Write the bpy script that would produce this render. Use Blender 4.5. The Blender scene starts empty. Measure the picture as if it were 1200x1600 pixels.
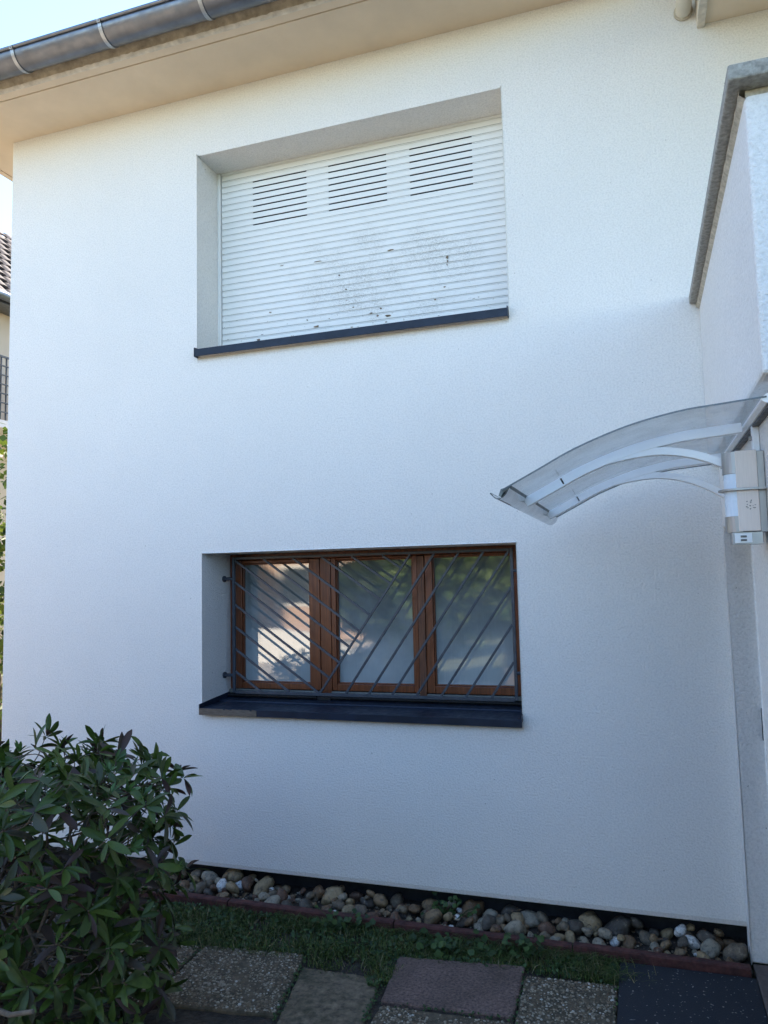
import bpy, bmesh, math, random
from mathutils import Vector, Matrix, Quaternion, noise as mnoise

random.seed(7)
S = bpy.context.scene
COL = S.collection
R = math.radians

# ------------------------------------------------------------------ camera
def look_basis(yaw, pitch, roll):
    f = Vector((-math.sin(yaw) * math.cos(pitch), math.cos(yaw) * math.cos(pitch), math.sin(pitch)))
    r = Vector((math.cos(yaw), math.sin(yaw), 0)); u = r.cross(f)
    r2 = r * math.cos(roll) + u * math.sin(roll); u2 = -r * math.sin(roll) + u * math.cos(roll)
    return Matrix((r2, u2, -f)).transposed().to_4x4()
cd = bpy.data.cameras.new('camera'); cam = bpy.data.objects.new('camera', cd); COL.objects.link(cam)
cam.matrix_world = Matrix.Translation((0, -4.2539, 1.75)) @ look_basis(0.3248, 0.0853, -0.0226)
cd.sensor_fit = 'HORIZONTAL'; cd.sensor_width = 36; cd.lens = 36 * 1191.2 / 1200
cd.clip_start = 0.05; cd.clip_end = 1500
S.camera = cam

# ------------------------------------------------------------------ sky, sun, exposure
SUN_AZ, SUN_EL = R(4), R(40)
w = bpy.data.worlds.new('World'); S.world = w; w.use_nodes = True
nt = w.node_tree; bg = nt.nodes['Background']
sky = nt.nodes.new('ShaderNodeTexSky'); sky.sky_type = 'NISHITA'; sky.sun_disc = False
sky.sun_elevation = SUN_EL; sky.sun_rotation = SUN_AZ
sky.air_density = 1.0; sky.dust_density = 0.1; sky.ozone_density = 3.0
hs = nt.nodes.new('ShaderNodeHueSaturation'); hs.inputs['Saturation'].default_value = 1.0
nt.links.new(sky.outputs[0], hs.inputs['Color']); nt.links.new(hs.outputs[0], bg.inputs[0])
bg.inputs[1].default_value = 0.13
sl = bpy.data.lights.new('sun', 'SUN'); sun = bpy.data.objects.new('sun', sl); COL.objects.link(sun)
sl.energy = 4.8; sl.angle = R(0.5); sl.color = (1.0, 0.90, 0.76)
to_sun = Vector((math.sin(SUN_AZ) * math.cos(SUN_EL), math.cos(SUN_AZ) * math.cos(SUN_EL), math.sin(SUN_EL)))
sun.rotation_euler = (-to_sun).to_track_quat('-Z', 'Y').to_euler(); sun.location = to_sun * 40
S.view_settings.view_transform = 'Standard'; S.view_settings.look = 'None'
S.view_settings.gamma = 1; S.view_settings.use_curve_mapping = False
S.view_settings.exposure = 2.13
S.render.engine = 'CYCLES'
S.cycles.max_bounces = 10; S.cycles.diffuse_bounces = 5; S.cycles.transparent_max_bounces = 16

# ------------------------------------------------------------------ materials
class NT:
    def __init__(s, name):
        s.m = bpy.data.materials.new(name); s.m.use_nodes = True; s.t = s.m.node_tree
        s.p = s.t.nodes['Principled BSDF']; s.out = s.t.nodes['Material Output']
    def n(s, kind, **kw):
        x = s.t.nodes.new(kind)
        for k, v in kw.items():
            if k in x.inputs: x.inputs[k].default_value = v
            else: setattr(x, k, v)
        return x
    def l(s, a, b): s.t.links.new(a, b)
    def coord(s, kind='Object', scale=(1, 1, 1)):
        c = s.n('ShaderNodeTexCoord'); mp = s.n('ShaderNodeMapping'); mp.inputs['Scale'].default_value = scale
        s.l(c.outputs[kind], mp.inputs['Vector']); return mp.outputs[0]
    def noise(s, v, scale, detail=4, rough=.5):
        x = s.n('ShaderNodeTexNoise', Scale=scale, Detail=detail, Roughness=rough); s.l(v, x.inputs['Vector']); return x.outputs['Fac']
    def ramp(s, f, stops, mode='LINEAR'):
        x = s.n('ShaderNodeValToRGB'); e = x.color_ramp; e.interpolation = mode
        while len(e.elements) < len(stops): e.elements.new(.5)
        for i, (p, c) in enumerate(stops):
            e.elements[i].position = p; e.elements[i].color = (c, c, c, 1) if isinstance(c, (int, float)) else (*c, 1)
        s.l(f, x.inputs[0]); return x.outputs[0]
    def mix(s, f, a, b, mode='MIX'):
        x = s.n('ShaderNodeMix', data_type='RGBA', blend_type=mode)
        for v, i in ((f, 0), (a, 6), (b, 7)):
            if isinstance(v, (int, float)): x.inputs[i].default_value = v if i == 0 else (v, v, v, 1)
            elif isinstance(v, tuple): x.inputs[i].default_value = (*v, 1)
            else: s.l(v, x.inputs[i])
        return x.outputs[2]
    def math(s, op, a, b=0):
        x = s.n('ShaderNodeMath', operation=op)
        for v, i in ((a, 0), (b, 1)):
            if isinstance(v, (int, float)): x.inputs[i].default_value = v
            else: s.l(v, x.inputs[i])
        return x.outputs[0]
    def bump(s, h, dist, strength=1, prev=None):
        x = s.n('ShaderNodeBump', Strength=strength, Distance=dist); s.l(h, x.inputs['Height'])
        if prev is not None: s.l(prev, x.inputs['Normal'])
        return x.outputs[0]

def c_mul(c, k): return tuple(min(1, a * k) for a in c)
def plain(name, col, rough=.6, var=.12, vscale=6, bump=0, bscale=60, metal=0, spec=.5, kind='Object', stretch=(1, 1, 1), stain=0, sscale=5, scol=(.02, .018, .012)):
    t = NT(name); v = t.coord(kind, stretch)
    f = t.noise(v, vscale, 5, .6)
    cc = t.mix(t.ramp(f, [(.3, 0), (.7, 1)]), c_mul(col, 1 - var), c_mul(col, 1 + var))
    if stain: cc = t.mix(t.ramp(t.noise(v, sscale, 6, .7), [(.42, 0), (.68, stain)]), cc, scol)
    t.l(cc, t.p.inputs['Base Color'])
    rr = t.ramp(t.noise(v, vscale * 3, 3), [(.3, max(0, rough - .1)), (.7, min(1, rough + .1))]); t.l(rr, t.p.inputs['Roughness'])
    t.p.inputs['Metallic'].default_value = metal; t.p.inputs['Specular IOR Level'].default_value = spec
    if bump: t.l(t.bump(t.noise(v, bscale, 4), bump), t.p.inputs['Normal'])
    return t.m

def render_plaster(name, col, grain=1.0, tan_bands=()):
    t = NT(name); v = t.coord('Object')
    big = t.noise(v, 1.1, 5, .6); fine = t.noise(v, 105, 4, .65)
    streak = t.noise(t.coord('Object', (5, 5, .5)), 2.0, 4, .6)
    base = t.mix(t.ramp(big, [(.35, 0), (.7, 1)]), c_mul(col, .955), col)
    base = t.mix(t.ramp(streak, [(.52, 0), (.75, .3)]), base, c_mul(col, .955))
    pits = t.noise(v, 14, 2, .5)
    base = t.mix(t.ramp(pits, [(.715, 0), (.76, .6)]), base, c_mul(col, 1.05))
    spk = t.noise(v, 55, 1, .5)
    base = t.mix(t.ramp(spk, [(.785, 0), (.80, .8)]), base, (.25, .22, .18))
    base = t.mix(t.ramp(fine, [(.33, .85), (.58, 0)]), base, c_mul(col, .80))
    sp = t.n('ShaderNodeSeparateXYZ'); t.l(v, sp.inputs[0])
    for zt, hh, x0, x1, amt in tan_bands:  # tan bands fading down from each height; lowest is splash dirt
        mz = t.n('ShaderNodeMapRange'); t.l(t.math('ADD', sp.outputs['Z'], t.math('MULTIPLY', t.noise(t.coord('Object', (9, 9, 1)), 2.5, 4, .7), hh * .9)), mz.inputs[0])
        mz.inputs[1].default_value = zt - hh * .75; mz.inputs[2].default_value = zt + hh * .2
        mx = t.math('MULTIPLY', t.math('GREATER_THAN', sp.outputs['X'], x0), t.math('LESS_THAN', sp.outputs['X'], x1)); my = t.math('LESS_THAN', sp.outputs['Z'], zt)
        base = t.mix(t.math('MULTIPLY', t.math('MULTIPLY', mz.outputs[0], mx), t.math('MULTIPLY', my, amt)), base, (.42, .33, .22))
    t.l(base, t.p.inputs['Base Color']); t.p.inputs['Roughness'].default_value = .88; t.p.inputs['Specular IOR Level'].default_value = .25
    warp = t.n('ShaderNodeMapping'); t.l(v, warp.inputs['Vector'])
    g1 = t.noise(v, 105, 2, .5); g2 = t.noise(v, 220, 2, .5); g3 = t.noise(v, 4.5, 3, .5)
    b = t.bump(g3, .010, .5)
    b = t.bump(g1, .0050 * grain, 1, b); b = t.bump(g2, .0016 * grain, 1, b)
    t.l(b, t.p.inputs['Normal']); return t.m

M = {}
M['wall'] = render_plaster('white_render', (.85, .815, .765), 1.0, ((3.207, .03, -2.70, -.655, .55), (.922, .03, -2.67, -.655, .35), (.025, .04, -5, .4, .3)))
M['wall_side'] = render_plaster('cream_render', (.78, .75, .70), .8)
M['soffit'] = plain('soffit_paint', (.72, .60, .45), .8, .06, 3, .0006, 90, stain=.08, sscale=2.2, scol=(.34, .27, .18))
M['fascia'] = plain('rough_concrete_edge', (.42, .35, .25), .95, .35, 14, .006, 60)
M['fascia_paint'] = plain('pale_paint_edge', (.66, .60, .50), .9, .2, 20, .004, 70)
M['plinth'] = plain('bitumen_plinth', (.03, .03, .032), .9, .3, 8, .003, 40)
M['zinc'] = plain('grey_gutter_metal', (.15, .16, .18), .38, .18, 7, .0006, 30, .85)
M['zinc_light'] = plain('gutter_bracket_metal', (.34, .36, .38), .4, .15, 12, 0, 1, .85)
M['coping'] = plain('grey_stone_coping', (.33, .31, .265), .95, .35, 60, .002, 150)
M['mortar'] = plain('mortar', (.50, .44, .34), .95, .3, 40, .003, 120)
M['pvc'] = plain('cream_plastic', (.66, .61, .50), .5, .06, 10)
M['roof'] = plain('dark_roof_tile', (.075, .055, .05), .8, .3, 5, .003, 30)
M['sill'] = plain('anthracite_sill', (.011, .018, .034), .45, .3, 9, .0005, 40, 0, .3)
M['sill_bare'] = plain('weathered_sill_edge', (.13, .10, .075), .7, .4, 30, .0006, 80, 0, .5, 'Object', (1, 1, 6))
M['iron'] = plain('painted_iron_bar', (.055, .064, .080), .42, .25, 30, .0004, 120, .2)
M['alu'] = plain('dull_aluminium', (.16, .165, .15), .5, .2, 20, 0, 1, .3)
M['black'] = plain('black_plastic', (.012, .012, .014), .45, .2, 12)
M['white_paint'] = plain('white_lacquer', (.80, .80, .78), .4, .03, 6)
M['white_bar'] = plain('white_powder_coat', (.93, .93, .92), .35, .03, 8)
M['steel'] = plain('brushed_steel', (.40, .38, .36), .38, .12, 20, 0, 1, .9, .5, 'Object', (1, 1, .1))
M['steel_pale'] = plain('pale_lamp_panel', (.76, .65, .56), .5, .05, 25, 0, 1, 0, .5, 'Object', (12, 12, .6))
M['opal'] = plain('opal_glass', (.70, .77, .84), .25, .03, 6)
M['brick'] = plain('red_edging', (.075, .026, .022), .9, .5, 22, .004, 60)
M['soil'] = plain('dark_soil', (.035, .027, .02), .98, .5, 18, .02, 40)
M['concrete'] = plain('old_concrete_slab', (.16, .122, .08), .95, .6, 30, .006, 90, stain=.75, sscale=7, scol=(.03, .034, .014))
M['pinkslab'] = plain('purple_granulate_slab', (.165, .108, .09), .95, .65, 75, .008, 110, stain=.55, sscale=6, scol=(.045, .035, .026))
M['agg_bed'] = plain('slab_matrix', (.115, .088, .056), .95, .4, 30, .004, 120, stain=.7, sscale=8, scol=(.03, .028, .014))
M['step'] = plain('brown_step_stone', (.13, .10, .085), .8, .2, 25, .001, 120)
M['bark'] = plain('bark', (.12, .09, .065), .9, .35, 30, .004, 60, 0, .3, 'Object', (1, 1, .25))
M['dead'] = plain('dead_leaf_brown', (.13, .08, .04), .8, .4, 40)
M['twig'] = plain('twig_bark', (.17, .125, .085), .85, .35, 40, .001, 120)

def wood_mat():
    t = NT('varnished_wood'); v = t.coord('Object', (1, 1, 1))
    uv = t.coord('Generated')
    g = t.noise(t.coord('Object', (60, 60, 3)), 1.0, 6, .65)
    g2 = t.noise(t.coord('Object', (220, 220, 6)), 1.0, 3, .6)
    c = t.ramp(g, [(.25, (.085, .020, .006)), (.5, (.19, .050, .013)), (.75, (.28, .085, .025))])
    c = t.mix(t.ramp(g2, [(.3, .5), (.6, 0)]), c, (.035, .011, .005))
    t.l(c, t.p.inputs['Base Color']); t.p.inputs['Roughness'].default_value = .38
    t.l(t.bump(g2, .0006), t.p.inputs['Normal']); return t.m
M['wood'] = wood_mat()
def wood_worn():
    t = NT('weathered_wood'); g = t.noise(t.coord('Object', (160, 160, 5)), 1.0, 6, .7)
    c = t.ramp(g, [(.35, (.02, .008, .005)), (.5, (.15, .052, .02)), (.7, (.24, .11, .05))])
    t.l(c, t.p.inputs['Base Color']); t.p.inputs['Roughness'].default_value = .6
    t.l(t.bump(g, .0015), t.p.inputs['Normal']); return t.m
M['wood_worn'] = wood_worn()

def shutter_mat():
    t = NT('white_shutter_paint'); v = t.coord('Object')
    gr = t.noise(t.coord('Object', (9, 9, 260)), 1.0, 5, .7)
    ctr = t.n('ShaderNodeVectorMath', operation='SUBTRACT'); t.l(v, ctr.inputs[0]); ctr.inputs[1].default_value = (-1.48, .27, 3.70)
    scl = t.n('ShaderNodeVectorMath', operation='MULTIPLY'); t.l(ctr.outputs[0], scl.inputs[0]); scl.inputs[1].default_value = (1.15, 0, 2.6)
    ln = t.n('ShaderNodeVectorMath', operation='LENGTH'); t.l(scl.outputs[0], ln.inputs[0])
    blot = t.math('ADD', t.math('MULTIPLY', t.noise(v, 3.0, 4, .6), .9), t.math('MULTIPLY', ln.outputs['Value'], -.28)); blot = t.math('ADD', blot, .18)
    spk = t.noise(t.coord('Object', (1, 1, 2.5)), 110, 3, .6)
    base = t.mix(t.ramp(gr, [(.3, .35), (.6, 0)]), (.80, .80, .775), (.62, .62, .59))
    wear = t.math('MULTIPLY', t.ramp(blot, [(.40, 0), (.62, 1)]), t.ramp(spk, [(.47, 0), (.57, .75)]))
    base = t.mix(wear, base, (.42, .41, .38))
    sep = t.n('ShaderNodeSeparateXYZ'); c = t.n('ShaderNodeTexCoord'); t.l(c.outputs['Object'], sep.inputs[0])
    low = t.n('ShaderNodeMapRange'); t.l(sep.outputs['Z'], low.inputs[0])
    low.inputs[1].default_value = 3.95; low.inputs[2].default_value = 3.3; low.inputs[3].default_value = 0; low.inputs[4].default_value = 1
    chip = t.noise(t.coord('Object', (1, 1, 2.2)), 26, 4, .65)
    th = t.math('ADD', chip, t.math('MULTIPLY', low.outputs[0], .10))
    base = t.mix(t.ramp(th, [(.735, 0), (.75, 1)]), base, (.16, .12, .085))
    t.l(base, t.p.inputs['Base Color']); t.p.inputs['Roughness'].default_value = .55
    t.l(t.bump(gr, .0007), t.p.inputs['Normal']); return t.m
M['shutter'] = shutter_mat()
M['joint_shade'] = plain('painted_joint_shade', (.11, .105, .095), .9, .4, 30)  # dark colour standing in for shade inside the slat joints
M['chip'] = plain('bare_brown_patch', (.17, .125, .085), .9, .5, 90, .001, 200)

def frosted():
    t = NT('frosted_pane'); v = t.coord('Object')
    drip = t.noise(t.coord('Object', (90, 90, 7)), 1.0, 4, .6)
    drop = t.noise(v, 170, 2, .5)
    f = t.mix(t.ramp(t.noise(v, 3.0, 3), [(.35, 0), (.7, 1)]), (.30, .345, .355), (.42, .465, .475))
    f = t.mix(t.ramp(drip, [(.5, 0), (.8, .25)]), f, (.54, .58, .58))
    sp = t.n('ShaderNodeSeparateXYZ'); t.l(v, sp.inputs[0])
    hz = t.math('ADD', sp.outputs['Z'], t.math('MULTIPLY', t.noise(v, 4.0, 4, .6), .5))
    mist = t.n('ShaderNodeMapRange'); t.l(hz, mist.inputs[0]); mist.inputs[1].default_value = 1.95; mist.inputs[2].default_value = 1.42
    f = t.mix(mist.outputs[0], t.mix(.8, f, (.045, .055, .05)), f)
    d = t.n('ShaderNodeBsdfDiffuse'); t.l(f, d.inputs['Color'])
    g = t.n('ShaderNodeBsdfGlossy', Roughness=.012)
    h = t.math('ADD', t.math('MULTIPLY', drop, .35), drip)
    t.l(t.bump(h, .0005, .12), g.inputs['Normal'])
    fr = t.n('ShaderNodeFresnel', IOR=1.6); mx = t.n('ShaderNodeMixShader')
    fa = t.math('MULTIPLY', fr.outputs[0], 3.4)
    t.l(fa, mx.inputs[0]); t.l(d.outputs[0], mx.inputs[1]); t.l(g.outputs[0], mx.inputs[2])
    t.l(mx.outputs[0], t.out.inputs[0]); return t.m
M['frost'] = frosted()
M['glass_clear'] = plain('window_glass', (.05, .06, .07), .08, .1, 3)

def acrylic():
    t = NT('clear_acrylic'); v = t.coord('Object')
    tr = t.n('ShaderNodeBsdfTransparent'); tr.inputs[0].default_value = (.76, .775, .785, 1)
    g = t.n('ShaderNodeBsdfGlossy', Roughness=.12)
    d = t.n('ShaderNodeBsdfDiffuse'); d.inputs[0].default_value = (.42, .42, .40, 1)
    fr = t.n('ShaderNodeFresnel', IOR=1.45)
    m1 = t.n('ShaderNodeMixShader'); t.l(fr.outputs[0], m1.inputs[0]); t.l(tr.outputs[0], m1.inputs[1]); t.l(g.outputs[0], m1.inputs[2])
    dirt = t.math('ADD', t.ramp(t.noise(v, 9, 5, .65), [(.4, .05), (.75, .22)]), t.ramp(t.noise(v, 60, 2), [(.72, 0), (.76, .5)]))
    m2 = t.n('ShaderNodeMixShader'); t.l(dirt, m2.inputs[0]); t.l(m1.outputs[0], m2.inputs[1]); t.l(d.outputs[0], m2.inputs[2])
    t.l(m2.outputs[0], t.out.inputs[0]); return t.m
M['acrylic'] = acrylic()
M['acrylic_edge'] = plain('acrylic_edge', (.10, .11, .115), .25, .1, 20)

def stone_mat():
    t = NT('river_stone'); oi = t.n('ShaderNodeObjectInfo'); v = t.coord('Object')
    base = t.ramp(oi.outputs['Random'], [(0, (.06, .05, .038)), (.10, (.18, .105, .05)), (.22, (.32, .23, .12)), (.34, (.15, .115, .075)),
        (.46, (.13, .068, .04)), (.58, (.30, .26, .19)), (.70, (.085, .072, .055)), (.80, (.25, .165, .085)), (.90, (.18, .14, .09)), (.955, (.68, .67, .63))], 'CONSTANT')
    sc = t.n('ShaderNodeVectorMath', operation='ADD'); t.l(v, sc.inputs[0])
    cmb = t.n('ShaderNodeCombineXYZ'); t.l(t.math('MULTIPLY', oi.outputs['Random'], 37.0), cmb.inputs[0]); t.l(t.math('MULTIPLY', oi.outputs['Random'], 91.0), cmb.inputs[1])
    t.l(cmb.outputs[0], sc.inputs[1])
    vein = t.noise(sc.outputs[0], 2.2, 6, .7)
    base = t.mix(t.ramp(vein, [(.36, .75), (.5, 0)]), base, (.06, .05, .042))
    base = t.mix(t.ramp(vein, [(.56, 0), (.68, .55)]), base, (.40, .33, .24))
    t.l(base, t.p.inputs['Base Color']); t.p.inputs['Roughness'].default_value = .5
    t.l(t.bump(t.noise(sc.outputs[0], 7, 5, .6), .05, .4), t.p.inputs['Normal']); return t.m
M['stone'] = stone_mat()
def island_mat(name, stops, rough=.7, spec=.4, trans=0, sheen=None):
    t = NT(name); g = t.n('ShaderNodeNewGeometry')
    base = t.ramp(g.outputs['Random Per Island'], stops)
    n = t.noise(t.coord('Object'), 45, 3)
    base = t.mix(t.ramp(n, [(.3, .35), (.6, 0)]), base, (0.01, .01, .008))
    t.l(base, t.p.inputs['Base Color']); t.p.inputs['Roughness'].default_value = rough; t.p.inputs['Specular IOR Level'].default_value = spec
    if trans:
        tl = t.n('ShaderNodeBsdfTranslucent'); t.l(base, tl.inputs[0]); mx = t.n('ShaderNodeMixShader'); mx.inputs[0].default_value = trans
        t.l(t.p.outputs[0], mx.inputs[1]); t.l(tl.outputs[0], mx.inputs[2]); t.l(mx.outputs[0], t.out.inputs[0])
    return t.m
M['aggregate'] = island_mat('aggregate_pebbles', [(0, (.09, .065, .04)), (.3, (.18, .13, .08)), (.55, (.25, .195, .13)), (.78, (.34, .285, .205)), (.94, (.40, .35, .27)), (1, (.58, .54, .47))], .75)
M['leaf'] = island_mat('bush_leaf', [(0, (.038, .066, .008)), (.35, (.060, .104, .012)), (.65, (.092, .142, .018)), (.85, (.085, .105, .032)), (.93, (.06, .035, .025)), (1, (.075, .05, .04))], .45, .4, .12)
M['leaf_purple'] = island_mat('purple_leaf', [(0, (.055, .024, .02)), (.5, (.09, .045, .03)), (1, (.075, .055, .035))], .5, .4, .1)
M['leaf_young'] = island_mat('young_leaf', [(0, (.06, .13, .03)), (1, (.12, .21, .05))], .4, .5, .3)
def leaf_obj(name, stops):
    t = NT(name); oi = t.n('ShaderNodeObjectInfo'); b = t.ramp(oi.outputs['Random'], stops)
    n = t.noise(t.coord('Object'), 30, 3); b = t.mix(t.ramp(n, [(.35, .4), (.6, 0)]), b, (.035, .028, .018))
    t.l(b, t.p.inputs['Base Color']); t.p.inputs['Roughness'].default_value = .42; t.p.inputs['Specular IOR Level'].default_value = .4
    tl = t.n('ShaderNodeBsdfTranslucent'); t.l(b, tl.inputs[0]); mx = t.n('ShaderNodeMixShader'); mx.inputs[0].default_value = .12
    t.l(t.p.outputs[0], mx.inputs[1]); t.l(tl.outputs[0], mx.inputs[2]); t.l(mx.outputs[0], t.out.inputs[0]); return t.m
M['leaf_o'] = leaf_obj('bush_leaf_single', [(0, (.038, .066, .008)), (.35, (.060, .104, .012)), (.65, (.092, .142, .018)), (.85, (.085, .105, .032)), (1, (.05, .04, .025))])
M['leaf_purple_o'] = leaf_obj('purple_leaf_single', [(0, (.055, .024, .02)), (.5, (.09, .045, .03)), (1, (.075, .055, .035))])
M['leaf_young_o'] = leaf_obj('young_leaf_single', [(0, (.06, .13, .03)), (1, (.12, .21, .05))])
M['grass'] = island_mat('grass_blade', [(0, (.03, .052, .011)), (.4, (.068, .11, .02)), (.72, (.11, .155, .035)), (.86, (.15, .15, .055)), (1, (.32, .27, .15))], .6, .3, .2)
M['clover'] = island_mat('weed_leaf', [(0, (.022, .05, .010)), (.6, (.042, .09, .018)), (1, (.075, .13, .03))], .5, .4, .2)
M['far_leaf'] = island_mat('sunlit_leaf', [(0, (.03, .055, .007)), (.5, (.085, .125, .012)), (1, (.17, .20, .02))], .5, .4, .35)
M['conifer'] = island_mat('conifer_spray', [(0, (.03, .06, .012)), (.5, (.09, .15, .03)), (1, (.19, .25, .06))], .6, .3, .3)
M['evergreen'] = island_mat('evergreen_spray', [(0, (.018, .034, .014)), (.5, (.035, .06, .022)), (1, (.06, .085, .03))], .6, .3, .15)
def rubber():
    t = NT('rubber_mat'); v = t.coord('Object'); n = t.noise(v, 220, 2, .5); s = t.noise(v, 70, 2, .5)
    c = t.mix(t.ramp(s, [(.68, 0), (.70, 1)]), (.013, .017, .025), (.22, .22, .21)); t.l(c, t.p.inputs['Base Color'])
    t.p.inputs['Roughness'].default_value = .8; t.l(t.bump(n, .004), t.p.inputs['Normal']); return t.m
M['rubber'] = rubber()
M['yard'] = plain('pale_yard_paving', (.42, .355, .275), .9, .12, 2, .003, 30)
M['lawn'] = plain('lawn_soil', (.11, .115, .055), .95, .4, 3, .02, 20)
M['opp_wall'] = plain('peach_render', (.56, .38, .27), .9, .08, 2)
M['opp_white'] = plain('white_garden_wall', (.78, .74, .66), .9, .06, 2)
M['n_wall'] = plain('cream_house_wall', (.58, .45, .32), .9, .06, 2)
M['n_wall_low'] = plain('grey_balcony_wall', (.55, .52, .50), .9, .06, 2)

# ------------------------------------------------------------------ mesh helpers
class MB:
    def __init__(s): s.v = []; s.f = []; s.mi = []; s.k = 0; s.smooth = []
    def add(s, vs, fs, sm=False):
        o = len(s.v); s.v += [tuple(a) for a in vs]
        for f in fs: s.f.append(tuple(i + o for i in f)); s.mi.append(s.k); s.smooth.append(sm)
    def quad(s, *p): s.add(p, [tuple(range(len(p)))])
    def box(s, x0, x1, y0, y1, z0, z1):
        s.add([(x, y, z) for z in (z0, z1) for y in (y0, y1) for x in (x0, x1)],
              [(0, 2, 3, 1), (4, 5, 7, 6), (0, 1, 5, 4), (2, 6, 7, 3), (0, 4, 6, 2), (1, 3, 7, 5)])
    def prism(s, prof, axis, a0, a1, sm=False, cap=True):
        n = len(prof)
        def P(p, a): return {'x': (a, p[0], p[1]), 'y': (p[0], a, p[1]), 'z': (p[0], p[1], a)}[axis]
        s.add([P(p, a0) for p in prof] + [P(p, a1) for p in prof], [(i, (i + 1) % n, (i + 1) % n + n, i + n) for i in range(n)], sm)
        if cap: s.add([P(p, a0) for p in prof], [tuple(range(n))[::-1]]); s.add([P(p, a1) for p in prof], [tuple(range(n))])
    def tube(s, pts, rad, n=10, sm=True, cap=True):
        pts = [Vector(p) for p in pts]; rings = []; up = None
        if not isinstance(rad, (list, tuple)): rad = [rad] * len(pts)
        for i, p in enumerate(pts):
            d = (pts[min(i + 1, len(pts) - 1)] - pts[max(i - 1, 0)]).normalized()
            if up is None: up = d.orthogonal().normalized()
            up = (up - d * up.dot(d)).normalized(); q = d.cross(up)
            rings.append([p + (up * math.cos(t) + q * math.sin(t)) * rad[i] for t in [2 * math.pi * j / n for j in range(n)]])
        vs = [v for r in rings for v in r]; fs = []
        for i in range(len(pts) - 1):
            for j in range(n): fs.append((i * n + j, i * n + (j + 1) % n, (i + 1) * n + (j + 1) % n, (i + 1) * n + j))
        s.add(vs, fs, sm)
        if cap: s.add(rings[0], [tuple(range(n))[::-1]]); s.add(rings[-1], [tuple(range(n))])
    def bar(s, p, q, w, d, side):
        p, q = Vector(p), Vector(q); ax = (q - p).normalized(); sd = Vector(side).normalized(); o = ax.cross(sd).normalized()
        c = [(-w, -d), (w, -d), (w, d), (-w, d)]
        vs = [p + o * a * .5 + sd * b * .5 for a, b in c] + [q + o * a * .5 + sd * b * .5 for a, b in c]
        s.add(vs, [(3, 2, 1, 0), (4, 5, 6, 7)] + [(i, (i + 1) % 4, (i + 1) % 4 + 4, i + 4) for i in range(4)])
    def sweep(s, pts, w, h, side=(0, 1, 0)):
        """rectangular bar along a polyline; w across 'side', h in the plane"""
        pts = [Vector(p) for p in pts]; sd = Vector(side); vs = []; fs = []
        for i, p in enumerate(pts):
            d = (pts[min(i + 1, len(pts) - 1)] - pts[max(i - 1, 0)]).normalized(); o = d.cross(sd).normalized()
            vs += [p + o * h / 2 - sd * w / 2, p + o * h / 2 + sd * w / 2, p - o * h / 2 + sd * w / 2, p - o * h / 2 - sd * w / 2]
        for i in range(len(pts) - 1):
            for j in range(4): fs.append((i * 4 + j, i * 4 + (j + 1) % 4, i * 4 + 4 + (j + 1) % 4, i * 4 + 4 + j))
        n = len(vs); fs += [(3, 2, 1, 0), (n - 4, n - 3, n - 2, n - 1)]; s.add(vs, fs)
    def mesh(s, name, mats):
        me = bpy.data.meshes.new(name); me.from_pydata(s.v, [], s.f)
        for m in (mats if isinstance(mats, (list, tuple)) else [mats]): me.materials.append(M[m])
        me.polygons.foreach_set('material_index', s.mi); me.polygons.foreach_set('use_smooth', s.smooth); me.update(); return me
    def build(s, name, mats, parent=None, bevel=0, weld=False, recalc=False):
        me = s.mesh(name, mats)
        if weld or recalc or bevel:
            bm = bmesh.new(); bm.from_mesh(me)
            if weld: bmesh.ops.remove_doubles(bm, verts=bm.verts, dist=1e-5)
            bmesh.ops.recalc_face_normals(bm, faces=bm.faces) if recalc or bevel else None
            bm.to_mesh(me); bm.free()
        o = link(name, me, parent)
        if bevel:
            md = o.modifiers.new('bevel', 'BEVEL'); md.width = bevel; md.segments = 2; md.limit_method = 'ANGLE'; md.angle_limit = R(40)
        return o

def link(name, data, parent=None):
    o = bpy.data.objects.new(name, data); COL.objects.link(o)
    if parent is not None:
        o.parent = parent
        if parent.parent is None: o.matrix_parent_inverse = Matrix.Translation(-parent.location)
    return o
def tag(o, label=None, cat=None, group=None, kind=None):
    for k, v in (('label', label), ('category', cat), ('group', group), ('kind', kind)):
        if v: o[k] = v
    return o
def thing(name, loc, label, cat, group=None):
    o = bpy.data.objects.new(name, None); COL.objects.link(o); o.location = loc; o.empty_display_size = .1
    return tag(o, label, cat, group)
def part_box(name, mat, parent, *b, bevel=0):
    m = MB(); m.box(*b); return m.build(name, mat, parent, bevel, recalc=True)

# dimensions (metres; front wall lies in y = 0, its bottom edge at z = 0)
XL, XC, XP = -4.269, .397, .348
ZS, ZG = 5.018, -.13
UW = (-2.699, -.6525, 3.22, 4.597); LW = (-2.666, -.662, .945, 1.927)

# ------------------------------------------------------------------ ground
def sheet(name, x0, x1, y0, y1, z, mat, **kw):
    m = MB(); m.quad((x0, y0, z), (x1, y0, z), (x1, y1, z), (x0, y1, z)); return tag(m.build(name, mat), **kw)
sheet('ground', -400, 400, -400, 400, ZG - .03, 'lawn', kind='structure')
sheet('yard_paving', -10.8, -4.75, -3.5, 6, ZG - .02, 'yard', kind='structure')
sheet('added_bounce_paving', -6.896, .9, -8.5, -2.25, ZG + .006, 'yard', kind='structure')  # unseen pale sheet added to bounce light onto the lower wall
sheet('driveway', -10.8, -6.9, -16.5, -3.504, ZG - .02, 'yard', kind='structure')

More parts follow.
